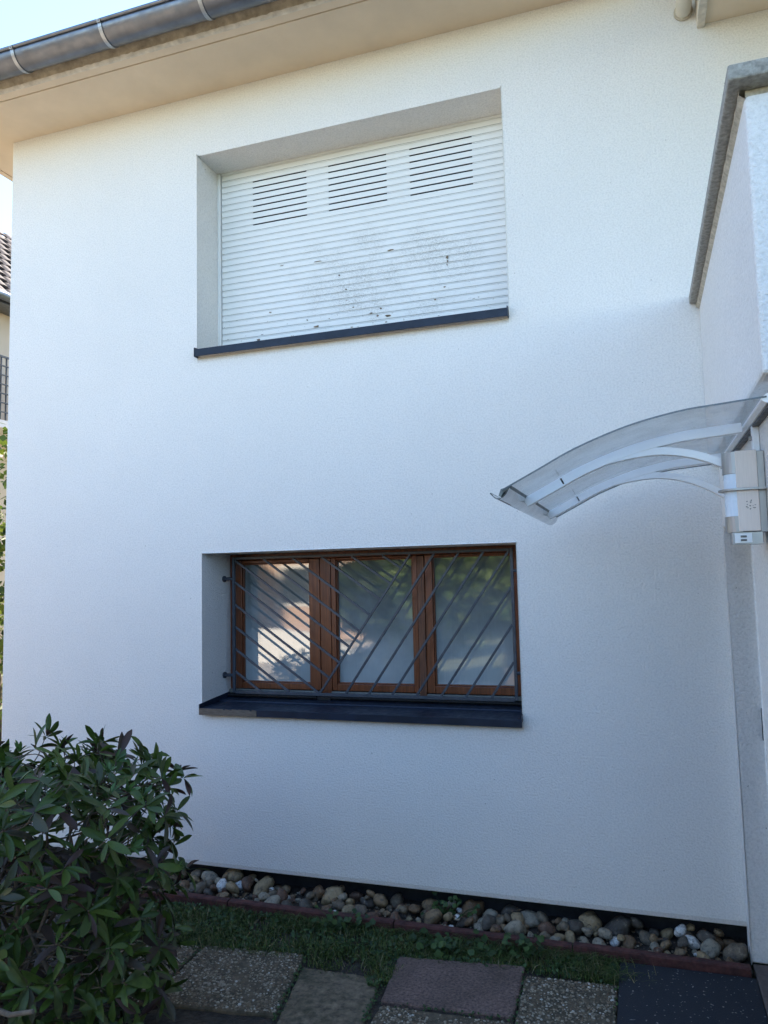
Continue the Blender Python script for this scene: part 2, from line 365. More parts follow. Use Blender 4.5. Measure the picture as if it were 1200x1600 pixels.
def garden_soil():
    m = MB(); nx, ny = 60, 40; x0, x1, y0, y1 = -5, 1.2, -2.4, -.2
    P = {}
    for i in range(nx + 1):
        for j in range(ny + 1):
            x = x0 + (x1 - x0) * i / nx; y = y0 + (y1 - y0) * j / ny
            P[i, j] = (x, y, ZG - .012 + .012 * mnoise.noise(Vector((x * 5, y * 5, 0))))
    for i in range(nx):
        for j in range(ny): m.add([P[i, j], P[i + 1, j], P[i + 1, j + 1], P[i, j + 1]], [(0, 1, 2, 3)], True)
    return tag(m.build('garden_soil', 'soil', weld=True), kind='structure')
garden_soil()

# ------------------------------------------------------------------ the white house
house = thing('house', (-2, 0, 0), 'white rendered two-storey house with roller shutter above a barred wooden window', 'house')

def wall_grid(name, mat, x0, x1, z0, z1, holes, parent):
    m = MB(); xs = sorted({x0, x1, *[h[0] for h in holes], *[h[1] for h in holes]}); zs = sorted({z0, z1, *[h[2] for h in holes], *[h[3] for h in holes]})
    inside = lambda x, z: any(h[0] < x < h[1] and h[2] < z < h[3] for h in holes)
    for a, b in zip(xs, xs[1:]):
        for c, d in zip(zs, zs[1:]):
            if not inside((a + b) / 2, (c + d) / 2): m.quad((a, 0, c), (b, 0, c), (b, 0, d), (a, 0, d))
    for h in holes:
        hx0, hx1, hz0, hz1, dp = h
        gx = [x for x in xs if hx0 <= x <= hx1]; gz = [z for z in zs if hz0 <= z <= hz1]
        for a, b in zip(gx, gx[1:]):
            m.quad((a, 0, hz1), (b, 0, hz1), (b, dp, hz1), (a, dp, hz1)); m.quad((a, 0, hz0), (a, dp, hz0), (b, dp, hz0), (b, 0, hz0))
        for c, d in zip(gz, gz[1:]):
            m.quad((hx0, 0, c), (hx0, 0, d), (hx0, dp, d), (hx0, dp, c)); m.quad((hx1, 0, c), (hx1, dp, c), (hx1, dp, d), (hx1, 0, d))
    for a, b in zip(xs, xs[1:]): m.quad((a, 0, z0), (a, .16, z0), (b, .16, z0), (b, 0, z0))
    for c, d in zip(zs, zs[1:]): m.quad((x0, 0, c), (x0, 0, d), (x0, .3, d), (x0, .3, c))
    o = m.build(name, mat, parent, weld=True)
    md = o.modifiers.new('bevel', 'BEVEL'); md.width = .006; md.segments = 2; md.limit_method = 'ANGLE'; md.angle_limit = R(40)
    return o
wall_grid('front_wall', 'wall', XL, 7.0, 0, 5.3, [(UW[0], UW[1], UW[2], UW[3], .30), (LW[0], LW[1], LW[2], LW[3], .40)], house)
part_box('plinth', 'plinth', house, XL + .1, 7, .16, .3, -.6, .002)
m = MB(); m.box(XL, XL + .2, .3, 9, -.3, 5.3); m.box(XL + .2, 7, 8.8, 9, -.3, 5.3); m.box(6.8, 7, .3, 8.8, -.3, 5.3); m.build('outer_wall', 'wall_side', house)
part_box('core_wall', 'plinth', house, XL + .2, 6.8, .62, .72, -.3, 5.3)

# eaves: soffit boards with a shadow groove, rough edge, roof
m = MB(); m.box(-4.64, .42, -.405, 0.001, ZS, ZS + .05); m.box(-4.64, XL - .001, .001, 9.4, ZS, ZS + .05); m.build('soffit_board', 'soffit', house)
m = MB(); m.box(-4.70, .42, -.470, -.415, ZS, ZS + .05); m.box(-4.70, -4.652, -.415, 9.4, ZS, ZS + .05); m.build('soffit_edge_strip', 'soffit', house)
m = MB(); m.box(-4.69, .42, -.46, 9.4, ZS + .012, ZS + .10); m.build('eave_slab', 'soffit', house)
def rough_edge():
    m = MB(); n = 220; rows = [(-.472, 5.016), (-.485, 5.018), (-.50, 5.028), (-.505, 5.045), (-.53, 5.07), (-.535, 5.16), (-.48, 5.17)]
    V = []
    for i in range(n + 1):
        x = -4.72 + (5.14) * i / n
        for k, (y, z) in enumerate(rows):
            j = .006 if 0 < k < 5 else .001
            V.append((x, y + j * mnoise.noise(Vector((x * 30, k * 3.1, 0))), z + j * mnoise.noise(Vector((x * 30, k * 3.1, 9)))))
    k = len(rows)
    for i in range(n):
        for j in range(k - 1):
            m.k = 0 if j < 2 else 1
            m.add([V[i * k + j], V[(i + 1) * k + j], V[(i + 1) * k + j + 1], V[i * k + j + 1]], [(0, 1, 2, 3)], True)
    return m.build('fascia', ['fascia_paint', 'fascia'], house, weld=True)
rough_edge()
m = MB()
e = [(-4.75, -.62), (7.3, -.62), (7.3, 9.5), (-4.75, 9.5)]; rz = 8.1; rd = [(-.8, 4.4, rz), (3.2, 4.4, rz)]
E = [(x, y, 5.19) for x, y in e]
m.quad(E[0], E[1], rd[1], rd[0]); m.quad(E[1], E[2], rd[1]); m.quad(E[2], E[3], rd[0], rd[1]); m.quad(E[3], E[0], rd[0])
m.quad(*[(x, y, 5.175) for x, y in e]); m.build('roof', 'roof', house)

# right-hand balcony over the door
par = MB(); par.box(XP, XP + .2, -1.90, -.001, 2.30, 3.13); par.box(XP + .2, 3.6, -1.90, -1.7, 2.30, 3.13); par.box(XP + .2, 3.6, -1.7, -.001, 2.30, 2.5)
par = par.build('balcony_parapet', 'wall', house, .012)
cp = MB(); cp.box(XP - .047, XP + .25, -1.955, -.001, 3.152, 3.20); cp.build('coping_stone', 'coping', par, .006)
cp = MB(); cp.box(XP + .2505, 3.65, -1.955, -1.66, 3.151, 3.199); cp.build('coping_stone', 'coping', par, .006)
def mortar():
    m = MB(); n = 90
    V = []
    for i in range(n + 1):
        y = -1.90 + 1.895 * i / n
        a = .004 * mnoise.noise(Vector((y * 25, 0, 0))); b = .006 * mnoise.noise(Vector((y * 21, 4, 0)))
        V += [(XP - .012 + a, y, 3.151), (XP - .014 + a, y, 3.133 + b), (XP + .002, y, 3.118 + b)]
    for i in range(n):
        for j in (0, 1): m.add([V[i * 3 + j], V[i * 3 + j + 1], V[i * 3 + 4 + j], V[i * 3 + 3 + j]], [(0, 1, 2, 3)], True)
    m.box(XP + .004, 3.6, -1.888, -1.85, 3.1295, 3.1505)
    return m.build('mortar_bed', 'mortar', par)
mortar()
br = MB(); br.box(.462, 3.9, -2.5, -.001, 4.69, 4.86); br = br.build('balcony_roof', 'soffit', house)
m = MB(); m.box(.418, .459, -2.55, -.001, 4.672, 4.93); m.build('end_board', 'fascia_paint', br, .003)

# door side wall
def door_wall():
    m = MB(); Y0, Y1, oy0, oy1, oz = -1.86, -.001, -1.08, -.12, 1.96; zb = -.112; D = .56
    def q(y0, y1, z0, z1): m.quad((XC, y0, z0), (XC, y0, z1), (XC, y1, z1), (XC, y1, z0))
    q(Y0, oy0, zb, oz); q(Y0, oy0, oz, 2.299); q(oy0, oy1, oz, 2.299); q(oy1, Y1, oz, 2.299); q(oy1, Y1, zb, oz)
    m.quad((XC, oy1, zb), (XC, oy1, oz), (D, oy1, oz), (D, oy1, zb)); m.quad((XC, oy0, zb), (D, oy0, zb), (D, oy0, oz), (XC, oy0, oz))
    m.quad((XC, oy0, oz), (D, oy0, oz), (D, oy1, oz), (XC, oy1, oz))
    m.quad((XC, Y0, zb), (XC + .3, Y0, zb), (XC + .3, Y0, 2.299), (XC, Y0, 2.299))
    m.quad((XC, oy1, zb), (D, oy1, zb), (D, Y1, zb), (XC, Y1, zb))
    o = m.build('door_wall', 'wall', house, weld=True)
    md = o.modifiers.new('bevel', 'BEVEL'); md.width = .008; md.segments = 2; md.limit_method = 'ANGLE'; md.angle_limit = R(40)
door_wall()
door = MB(); door.box(.535, .575, -1.03, -.17, -.06, 1.905); door = door.build('door', 'step', house, .004)
m = MB(); m.box(.512, .57, -.168, -.122, -.1, 1.958); m.box(.512, .57, -1.078, -1.032, -.1, 1.958); m.box(.512, .57, -1.032, -.168, 1.907, 1.958); m.build('door_frame', 'white_paint', door, .003)
m = MB(); m.box(.505, .5115, -.145, -.128, .93, 1.08); m.build('strike_plate', 'black', door)
m = MB(); m.tube([(.534, -.95, 1.0), (.50, -.95, 1.0), (.49, -.93, 1.0), (.49, -.84, 1.0)], .009, 8); m.build('door_handle', 'steel', door)
part_box('inner_wall', 'plinth', house, .6, .7, -1.86, 0, -.11, 2.29)

# upper window: roller shutter
sh = MB(); sh.box(-2.672, -2.668, .262, .30, 3.30, 4.597)
shutter = MB(); shutter.box(UW[0] + .002, UW[1] - .002, .315, .325, 3.24, 4.6)
shutter = shutter.build('roller_shutter', 'black', house)
for nm, x0, x1 in (('guide_rail', UW[0] + .001, -2.674), ('guide_rail', -.678, UW[1] - .001)):
    m = MB(); m.box(x0, x0 + (x1 - x0) * .45, .255, .30, 3.24, 4.595); m.box(x0 + (x1 - x0) * .55, x1, .252, .30, 3.24, 4.595); m.build(nm, 'white_paint', shutter, .001)
PIT = .044; SX0, SX1 = -2.6695, -.6815
SETS = [(-2.428, -2.021), (-1.863, -1.453), (-1.297, -.887)]
def slat(zc, slots):
    """zc: height of the joint line (hinge lip) at this slat's top"""
    m = MB(); z0 = zc - PIT + .0048; y = .272
    prof = [(y + .003, z0 - .0002), (y - .0030, z0), (y - .0042, z0 + .003), (y - .0046, z0 + .012), (y - .0046, z0 + .022), (y - .0040, z0 + .0315), (y - .0030, z0 + .0345), (y + .003, z0 + .0347)]
    n = len(prof); N = 14; V = []
    for i in range(N + 1):
        x = SX0 + (SX1 - SX0) * i / N
        j = .0012 * mnoise.noise(Vector((x * 3, zc * 40, 0)))
        V += [(x, p[0] + j, p[1] + j * .6) for p in prof]
    for i in range(N):
        for k in range(n - 1):
            m.k = 1 if k in (0, n - 2) else 0
            a = i * n + k; m.add([V[a], V[a + n], V[a + n + 1], V[a + 1]], [(0, 1, 2, 3)], 1 < k < 5)
    m.k = 0
    # hinge lip above, cut through where the slots are
    lips = [(SX0, SX1)]
    if slots:
        xs = [SX0] + [v for s in SETS for v in s] + [SX1]; lips = [(xs[i], xs[i + 1]) for i in range(0, len(xs), 2)]
    for a, b in lips: m.box(a, b, y - .0030, y + .0028, zc - .0028, zc + .0026)
    return m.build('slat', ['shutter', 'joint_shade'], shutter)
zc = 4.494 + 2 * PIT; row = -2
while zc > 3.28:
    slat(zc, 0 <= row <= 7); zc -= PIT; row += 1
m = MB(); m.box(SX0, SX1, .262, .285, 4.583, 4.5965); m.build('shutter_box_lip', 'shutter', shutter)
CH = [(-2.390, 3.371, .026, .009), (-1.960, 3.409, .032, .008), (-1.465, 3.416, .03, .010), (-1.794, 3.732, .012, .007), (-1.065, 3.737, .014, .013), (-1.064, 3.712, .007, .010),
      (-1.438, 3.845, .032, .005), (-2.211, 3.862, .02, .003), (-1.068, 3.690, .005, .008), (-2.028, 3.461, .012, .006), (-1.535, 3.425, .012, .006), (-1.700, 3.503, .012, .006),
      (-1.512, 3.469, .014, .007), (-1.479, 3.376, .01, .004), (-1.712, 3.372, .012, .004), (-1.151, 3.477, .01, .005), (-1.95, 3.85, .05, .0025), (-1.09, 3.55, .012, .004), (-2.3, 3.55, .014, .004), (-1.75, 3.63, .01, .005), (-1.58, 3.447, .02, .004)]
for x, z, a, b in CH:
    m = MB(); k = 11; pts = []
    for i in range(k):
        t = 2 * math.pi * i / k; q = random.uniform(.55, 1.25); pts.append((x + a * .62 * q * math.cos(t), z + b * .8 * q * math.sin(t)))
    m.prism(pts, 'y', .2622, .2668); m.mi = [0] * len(m.f); m.build('paint_chip', 'chip', shutter)
us = MB()
us.prism([(-.042, 3.207), (-.042, 3.256), (.31, 3.30), (.31, 3.29), (-.036, 3.250), (-.036, 3.207)], 'x', -2.6965, -.658)
us = us.build('window_sill', 'sill', house, .0015)
for x0 in (-2.6985, -.6585):
    m = MB(); m.prism([(-.044, 3.206), (-.044, 3.266), (-.0, 3.272), (-.0, 3.206)], 'x', x0, x0 + .004); m.build('end_cap', 'sill', us)

# lower window (child of the house)
Wd = MB(); Wd.box(-2.66, -.668, .43, .44, 1.0, 1.92); win = Wd.build('casement_window', 'black', house)
F = .345
def wbox(nm, mat, x0, x1, z0, z1, y0=F, y1=.40, bevel=.004): m = MB(); m.box(x0, x1, y0, y1, z0, z1); return m.build(nm, mat, win, bevel)
wbox('window_frame', 'wood', -2.664, -2.606, 1.03, 1.925)
wbox('window_frame', 'wood', -2.6055, -.702, 1.884, 1.925)
wbox('window_frame', 'wood', -.7015, -.664, 1.03, 1.925)
def sash(x0, x1, g, mat='wood'):
    gx0, gx1, gz0, gz1 = g; y0 = F - .010
    for (a, b, c, d) in ((x0, gx0, 1.034, 1.882), (gx1, x1, 1.034, 1.882), (gx0 + .0005, gx1 - .0005, gz1, 1.882), (gx0 + .0005, gx1 - .0005, 1.034, gz0)):
        wbox('sash_rail', mat, a, b, c, d, y0, .395)
    b = .008
    for (a, bb, c, d) in ((gx0, gx0 + b, gz0, gz1), (gx1 - b, gx1, gz0, gz1), (gx0 + b, gx1 - b, gz1 - b, gz1), (gx0 + b, gx1 - b, gz0, gz0 + b)):
        wbox('glazing_bead', 'wood', a + .0003, bb - .0003, c + .0003, d - .0003, F + .004, .375, .002)
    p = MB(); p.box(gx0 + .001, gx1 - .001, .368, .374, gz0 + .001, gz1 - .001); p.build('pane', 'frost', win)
sash(-2.6045, -2.0, (-2.570, -2.074, 1.074, 1.860))
wbox('mullion', 'wood', -1.9985, -1.924, 1.0, 1.882, F - .006)
sash(-1.9195, -1.337, (-1.887, -1.370, 1.078, 1.868))
wbox('cover_strip', 'wood_worn', -1.3355, -1.290, 1.0, 1.878, F - .018)
sash(-1.2885, -.703, (-1.240, -.738, 1.080, 1.871))
wbox('drip_rail', 'alu', -2.663, -1.9995, 1.003, 1.030, F - .022); wbox('drip_rail', 'alu', -1.923, -1.3365, 1.003, 1.030, F - .022); wbox('drip_rail', 'alu', -1.289, -.665, 1.003, 1.030, F - .022)
wbox('drip_block', 'black', -2.02, -1.925, .955, .998, F - .035)
wbox('threshold_profile', 'black', -2.663, -2.021, .985, .999, F - .04); wbox('threshold_profile', 'black', -1.924, -.665, .985, .999, F - .04)
wbox('threshold_profile', 'sill', -2.663, -.665, .962, .983, F - .012)
ls = MB()
ls.prism([(-.042, .922), (-.042, .962), (.20, .966), (.205, .974), (.345, .978), (.345, .962), (.2, .955), (-.036, .953), (-.036, .922)], 'x', -2.662, -.659)
ls = ls.build('window_sill', 'sill', house, .0015)
for x0 in (-2.6655, -.6645):
    m = MB(); m.prism([(-.044, .946), (-.044, .986), (.34, 1.012), (.34, .98)], 'x', x0, x0 + .005); m.build('end_cap', 'sill', ls)
m = MB(); n = 26; prev = None
for i in range(n):
    a, b = -2.664 + .40 * i / n, -2.664 + .40 * (i + 1) / n; j = .004 * random.random() if i > n * .4 else 0
    m.box(a, b, -.0455, -.0425, .9215 + j, .9618 - j * (i % 3))
m.build('bare_edge_strip', 'sill_bare', ls)

# ------------------------------------------------------------------ window grille
gr = thing('window_grille', (-1.66, .262, .99), 'dark iron window grille of slanting bars meeting in a V', 'grille')
G = .262
def gbar(nm, a, b, w=.014, d=.012, yo=0): m = MB(); m.bar((a[0], G + yo, a[1]), (b[0], G + yo, b[1]), w, d, (0, 1, 0)); return m.build(nm, 'iron', gr, .0015)
gbar('frame_bar', (-2.589, 1.018), (-2.589, 1.905), .018, .018); gbar('frame_bar', (-.732, 1.018), (-.732, 1.905), .018, .018)
gbar('frame_bar', (-2.5795, 1.896), (-.7415, 1.896), .016, .016); gbar('frame_bar', (-2.5795, 1.0195), (-.7415, 1.0195), .018, .018)
for i in range(11):
    # bars falling to the right on the left half
    s0 = [(-2.579, 1.152), (-2.579, 1.299), (-2.579, 1.444), (-2.579, 1.590), (-2.579, 1.738), (-2.579, 1.884), (-2.367, 1.887), (-2.155, 1.887), (-1.950, 1.887), (-1.745, 1.887), (-1.540, 1.887)][i]
    s1 = [(-2.397, 1.028), (-2.190, 1.028), (-1.984, 1.028), (-1.910, 1.124), (-1.842, 1.222), (-1.772, 1.320), (-1.702, 1.418), (-1.631, 1.518), (-1.561, 1.616), (-1.491, 1.712), (-1.420, 1.805)][i]
    gbar('bar', s0, s1)
for a, b in (((-1.357, 1.888), (-1.975, 1.028)), ((-1.204, 1.888), (-1.800, 1.028)), ((-1.052, 1.888), (-1.648, 1.028)), ((-.900, 1.888), (-1.495, 1.028)), ((-.748, 1.888), (-1.340, 1.028)), ((-.741, 1.676), (-1.186, 1.028)), ((-.741, 1.457), (-1.033, 1.028)), ((-.741, 1.238), (-.880, 1.028))):
    gbar('bar', a, b)
for x, xs in ((-2.6655, 1), (-.6625, -1)):
    for z in (1.762, 1.128) if xs > 0 else (1.772, 1.175):
        m = MB(); m.tube([(x, G, z), (x + .010 * xs, G, z)], .021, 14); m.tube([(x + .010 * xs, G, z), (x + .068 * xs, G, z)], .010, 10); m.build('wall_fixing', 'iron', gr)

# ------------------------------------------------------------------ gutter, pipe
gut = thing('roof_gutter', (-2.1, -.63, 5.0), 'dark grey half-round metal gutter along the eave', 'gutter')
GY, GZ, GR = -.625, 5.098, .088
m = MB(); prof = [(GY + GR * math.cos(R(t)), GZ + GR * math.sin(R(t))) for t in range(180, 361, 12)] + [(GY + (GR - .004) * math.cos(R(t)), GZ + (GR - .004) * math.sin(R(t))) for t in range(360, 179, -12)]
m.prism(prof, 'x', -4.8, .6, True); m.tube([(-4.8, GY - GR - .003, GZ + .004), (.6, GY - GR - .003, GZ + .004)], .011, 10); m.build('gutter_channel', 'zinc', gut)
for x in (-4.26, -3.575, -2.915, -2.235, -1.56, -.88, -.2):
    m = MB(); pr = []
    A = [(GY + (GR + .0035) * math.cos(R(t)), GZ + (GR + .0035) * math.sin(R(t))) for t in range(185, 330, 8)]
    pts = [(x, a, b) for a, b in [(GY - GR - .018, GZ + .004), (GY - GR - .010, GZ - .012)] + A]
    m.sweep(pts, .024, .004, (1, 0, 0)); m.tube([(x, GY - GR - .018, GZ - .004), (x, GY - GR - .012, GZ - .004)], .005, 8); m.build('gutter_bracket', 'zinc_light', gut)
m = MB(); m.box(-2.66, -2.654, GY - GR - .002, GY, GZ - GR - .002, GZ - .02) if 0 else None
pp = thing('drain_pipe', (.355, 0, 4.78), 'cream plastic drain pipe leaving the wall beside the balcony roof', 'pipe')
m = MB(); m.tube([(.355, .02, 4.782), (.355, -.25, 4.782), (.355, -.33, 4.80), (.355, -.38, 4.85), (.355, -.40, 4.93), (.355, -.40, 5.01)], .040, 20); m.build('pipe_bend', 'pvc', pp)
m = MB(); m.tube([(.355, -.004, 4.782), (.355, -.014, 4.782)], .049, 20); m.build('wall_collar', 'mortar', pp)

# ------------------------------------------------------------------ door canopy
ca = thing('door_canopy', (.37, -1.04, 2.1), 'clear curved acrylic door canopy on white arched brackets', 'canopy')
CY0, CY1 = -1.78, -.30
PROF = [(.372, 2.258), (.235, 2.247), (.126, 2.236), (-.025, 2.203), (-.183, 2.146), (-.307, 2.084), (-.425, 2.024)]
def spline(P, n):
    P = [Vector((p[0], 0, p[1])) for p in P]; out = []; P = [P[0] * 2 - P[1]] + P + [P[-1] * 2 - P[-2]]
    for i in range(1, len(P) - 2):
        for k in range(n):
            t = k / n; a, b, c, d = P[i - 1:i + 3]
            out.append(.5 * ((2 * b) + (c - a) * t + (2 * a - 5 * b + 4 * c - d) * t * t + (3 * b - a - 3 * c + d) * t ** 3))
    return out + [P[-2]]
CP = spline(PROF, 5)
m = MB()
for a, b in zip(CP, CP[1:]):
    m.add([(a.x, CY0, a.z), (b.x, CY0, b.z), (b.x, CY1, b.z), (a.x, CY1, a.z)], [(0, 1, 2, 3)], True)
m.build('canopy_sheet', 'acrylic', ca, weld=True)
for y in (CY0 - .002, CY1 + .002):
    m = MB(); m.sweep([(p.x, y, p.z) for p in CP], .004, .005); m.build('sheet_edge', 'acrylic_edge', ca)
def off(P, d): return [p + Vector((0, 0, -d)) for p in P]
BP = spline([(-.262, 2.090), (-.165, 2.130), (-.078, 2.156), (.05, 2.172), (.145, 2.163), (.225, 2.139), (.30, 2.102), (.378, 2.05)], 5)
for ya in (-1.40, -.68):
    m = MB(); m.sweep([(p.x, ya, p.z) for p in off(CP[1:-1], .022)], .036, .034); m.build('arched_arm', 'white_bar', ca, .002)
    m = MB(); m.sweep([(p.x, ya, p.z) for p in BP], .034, .027); m.build('lower_brace', 'white_bar', ca, .002)
    m = MB(); m.bar((-.262, ya, 2.087), (-.267, ya, 2.0845), .024, .036, (0, 1, 0)); m.build('brace_end_cap', 'black', ca)
    m = MB(); m.box(.375, .396, ya - .02, ya + .02, 2.01, 2.238); m.build('wall_plate', 'white_bar', ca, .002)
    for zb in (2.196, 2.035): m = MB(); m.tube([(.374, ya, zb), (.366, ya, zb)], .008, 6, False); m.build('bolt', 'steel', ca)
m = MB(); m.prism([(.3965, 2.238), (.372, 2.240), (.358, 2.248), (.358, 2.256), (.372, 2.268), (.3965, 2.280)], 'y', CY0, CY1); m.build('wall_rail', 'white_bar', ca, .002)
m = MB(); m.box(.376, .3968, CY0 - .004, CY1, 2.231, 2.2375); m.build('seal_strip', 'black', ca)
gp = spline([(-.40, 2.030), (-.412, 2.010), (-.428, 1.998), (-.445, 1.999), (-.462, 2.016)], 4)
m = MB(); m.sweep([(p.x, (CY0 + CY1) / 2, p.z) for p in gp], CY1 - CY0 + .016, .0035); m.build('front_channel', 'acrylic', ca)
m = MB(); m.sweep([(-.462, CY0, 2.016), (-.462, CY1, 2.016)], .004, .004, (1, 0, 0)); m.build('channel_lip', 'acrylic_edge', ca)
m = MB(); m.prism([(-.395, 2.040), (-.43, 2.030), (-.438, 2.008), (-.43, 2.004), (-.421, 2.020), (-.398, 2.030)], 'y', CY0 + .01, CY1 - .01); m.build('clamp_strip', 'alu', ca)

# ------------------------------------------------------------------ wall lamp
la = thing('wall_lamp', (.39, -1.455, 1.83), 'wall lamp with opal glass, steel caps and sensor under the canopy', 'lamp')
LY0, LY1 = -1.50, -1.41; lc = (LY0 + LY1) / 2; lr = (LY1 - LY0) / 2
def dprof(x1, r, cx=None):
    cx = .315 if cx is None else cx
    return [(cx - r * math.sin(R(t)) * 1.0, lc - r * math.cos(R(t))) for t in range(0, 181, 12)] + [(x1, lc + r), (x1, lc - r)]
def dpr(nm, mat, z0, z1, x1=.320, r=None, cx=None):
    m = MB(); m.prism(dprof(x1, r or lr, cx), 'z', z0, z1); o = m.build(nm, mat, la, recalc=True, bevel=.0015); return o
dpr('top_cap', 'steel', 2.068, 2.14); dpr('lower_cap', 'steel', 1.872, 1.925); dpr('glass_shade', 'opal', 1.9255, 2.0095, r=lr - .003); dpr('glass_shade', 'opal', 2.0165, 2.0675, r=lr - .003)
dpr('middle_fin', 'steel', 2.010, 2.016, .3955, lr + .016)
for z0, z1 in ((1.874, 2.0095), (2.0165, 2.142)):
    m = MB(); m.box(.307, .372, LY0 - .004, LY1 + .004, z0, z1); m.build('side_panel', 'steel_pale', la, .002)
m = MB(); m.box(.373, .3965, LY0 + .012, LY1 - .012, 1.87, 2.14); m.build('back_plate', 'steel', la, .002)
m = MB(); m.prism([(.285, LY0 + .01), (.285, LY1 - .01), (.38, LY1 - .005), (.38, LY0 + .005)], 'z', 1.832, 1.871); se = m.build('sensor_housing', 'steel', la, recalc=True, bevel=.003)
m = MB(); m.box(.292, .345, LY0 + .001, LY0 + .0045, 1.836, 1.868); m.build('sensor_window', 'white_paint', se, .001)
m = MB()
for zz in (1.845, 1.857):
    m.tube([(.310, LY0 + .0005, zz), (.328, LY0 + .0005, zz)], .0035, 6)
m.build('sensor_lens', 'alu', se)
m = MB(); rr = random.Random(3)
for i in range(15):
    t = rr.uniform(0, 6.28); q = .0165 * (rr.random() ** .35); cx, cz = .347 + q * math.cos(t), 1.962 + q * math.sin(t); a, b = rr.uniform(.001, .004), rr.uniform(.0008, .002)
    m.prism([(cx - a, cz), (cx, cz - b), (cx + a, cz + b * .4), (cx + a * .2, cz + b)], 'y', LY0 - .0046, LY0 - .0041)
m.build('worn_sticker', 'black', la)

# ------------------------------------------------------------------ pebble bed along the wall
bed = MB(); bed.box(-4.3, .395, -.20, .158, -.30, -.125); bed = tag(bed.build('pebble_bed', 'soil'), kind='structure')
def stone_meshes(k):
    out = []
    for s in range(k):
        bm = bmesh.new(); bmesh.ops.create_icosphere(bm, subdivisions=3, radius=1)
        sc = (random.uniform(.9, 1.3), random.uniform(.75, 1.05), random.uniform(.55, .85))
        for v in bm.verts:
            n = mnoise.noise(v.co * .9 + Vector((s * 7.3, 0, 0))); n2 = mnoise.noise(v.co * 2.2 + Vector((0, s * 5.1, 0)))
            v.co = v.co * (1 + .34 * n + .12 * n2); v.co = Vector((v.co.x * sc[0], v.co.y * sc[1], v.co.z * sc[2]))
        for f in bm.faces: f.smooth = True
        me = bpy.data.meshes.new('pebble'); bm.to_mesh(me); bm.free(); me.materials.append(M['stone']); out.append(me)
    return out
SM = stone_meshes(16); placed = []
def top_at(x, y, r):
    z = -.125 + r * .55
    for (a, b, c, q) in placed:
        d2 = (a - x) ** 2 + (b - y) ** 2; rs = (q + r) * .86
        if d2 < rs * rs: z = max(z, c + math.sqrt(rs * rs - d2) * .80)
    return z
cnt = 0; tries = 0
while cnt < 240 and tries < 9000:
    tries += 1
    r = random.choice([.018, .024, .030, .036, .042, .050, .060]) * random.uniform(.85, 1.1)
    if random.random() < .12: r = random.uniform(.012, .018)
    x = random.uniform(-2.95, .36); y = random.uniform(-.182 + r * .6, .05)
    best = None
    for k in range(4):
        xx = x + random.uniform(-.06, .06); yy = min(.06, max(-.19 + r * .7, y + random.uniform(-.04, .05))); z = top_at(xx, yy, r)
        if best is None or z < best[2]: best = (xx, yy, z)
    x, y, z = best
    lim = -.078 + .035 * max(0, min(1, (y + .19) / .2)) + (.012 if x < -2 else 0)
    if z + r * .5 > lim or x > .355: continue
    placed.append((x, y, z, r)); cnt += 1
    o = link('pebble', random.choice(SM), bed); o.location = (x, y, z); o.scale = (r * .98,) * 3
    o.rotation_euler = (random.uniform(-.7, .7), random.uniform(-.7, .7), random.uniform(0, 6.28))
print('pebbles', cnt)

def grit():
    ico = bmesh.new(); bmesh.ops.create_icosphere(ico, subdivisions=1, radius=1); iv = [v.co.copy() for v in ico.verts]; ifc = [[v.index for v in f.verts] for f in ico.faces]; ico.free()
    g = MB(); rnd = random.Random(77)
    for i in range(900):
        x, y = rnd.uniform(-2.95, .38), rnd.uniform(-.19, .08); r = rnd.uniform(.003, .010); q = Matrix.Rotation(rnd.uniform(0, 6), 3, 'Z')
        g.add([Vector((x, y, -.122 + r * .3)) + q @ Vector((w.x * r, w.y * r * .7, w.z * r * .6)) for w in iv], ifc)
    tag(g.build('grit', 'aggregate', bed), kind='stuff')
    for i in range(26):
        m = MB(); V, F_ = leaf_dead(rnd); m.add(V, F_, True); o = m.build('dead_leaf', 'dead', bed)
        x, y = rnd.uniform(-2.9, .33), rnd.uniform(-.18, -.02); o.location = (x, y, top_at(x, y, .004) + .004); o.rotation_euler = (rnd.gauss(0, .4), rnd.gauss(0, .4), rnd.uniform(0, 6.28))
def leaf_dead(rnd):
    L = rnd.uniform(.02, .045); n = 4; V = []; F_ = []
    for i in range(n + 1):
        t = i / n; hw = L * .22 * math.sin(math.pi * min(.97, t + .04)); z = .012 * math.sin(t * 3) * rnd.uniform(.3, 1)
        V += [(L * t, -hw, z + hw * .5), (L * t, 0, z), (L * t, hw, z + hw * .5)]
    for i in range(n): a = i * 3; F_ += [(a, a + 3, a + 4, a + 1), (a + 1, a + 4, a + 5, a + 2)]
    return V, F_
grit()

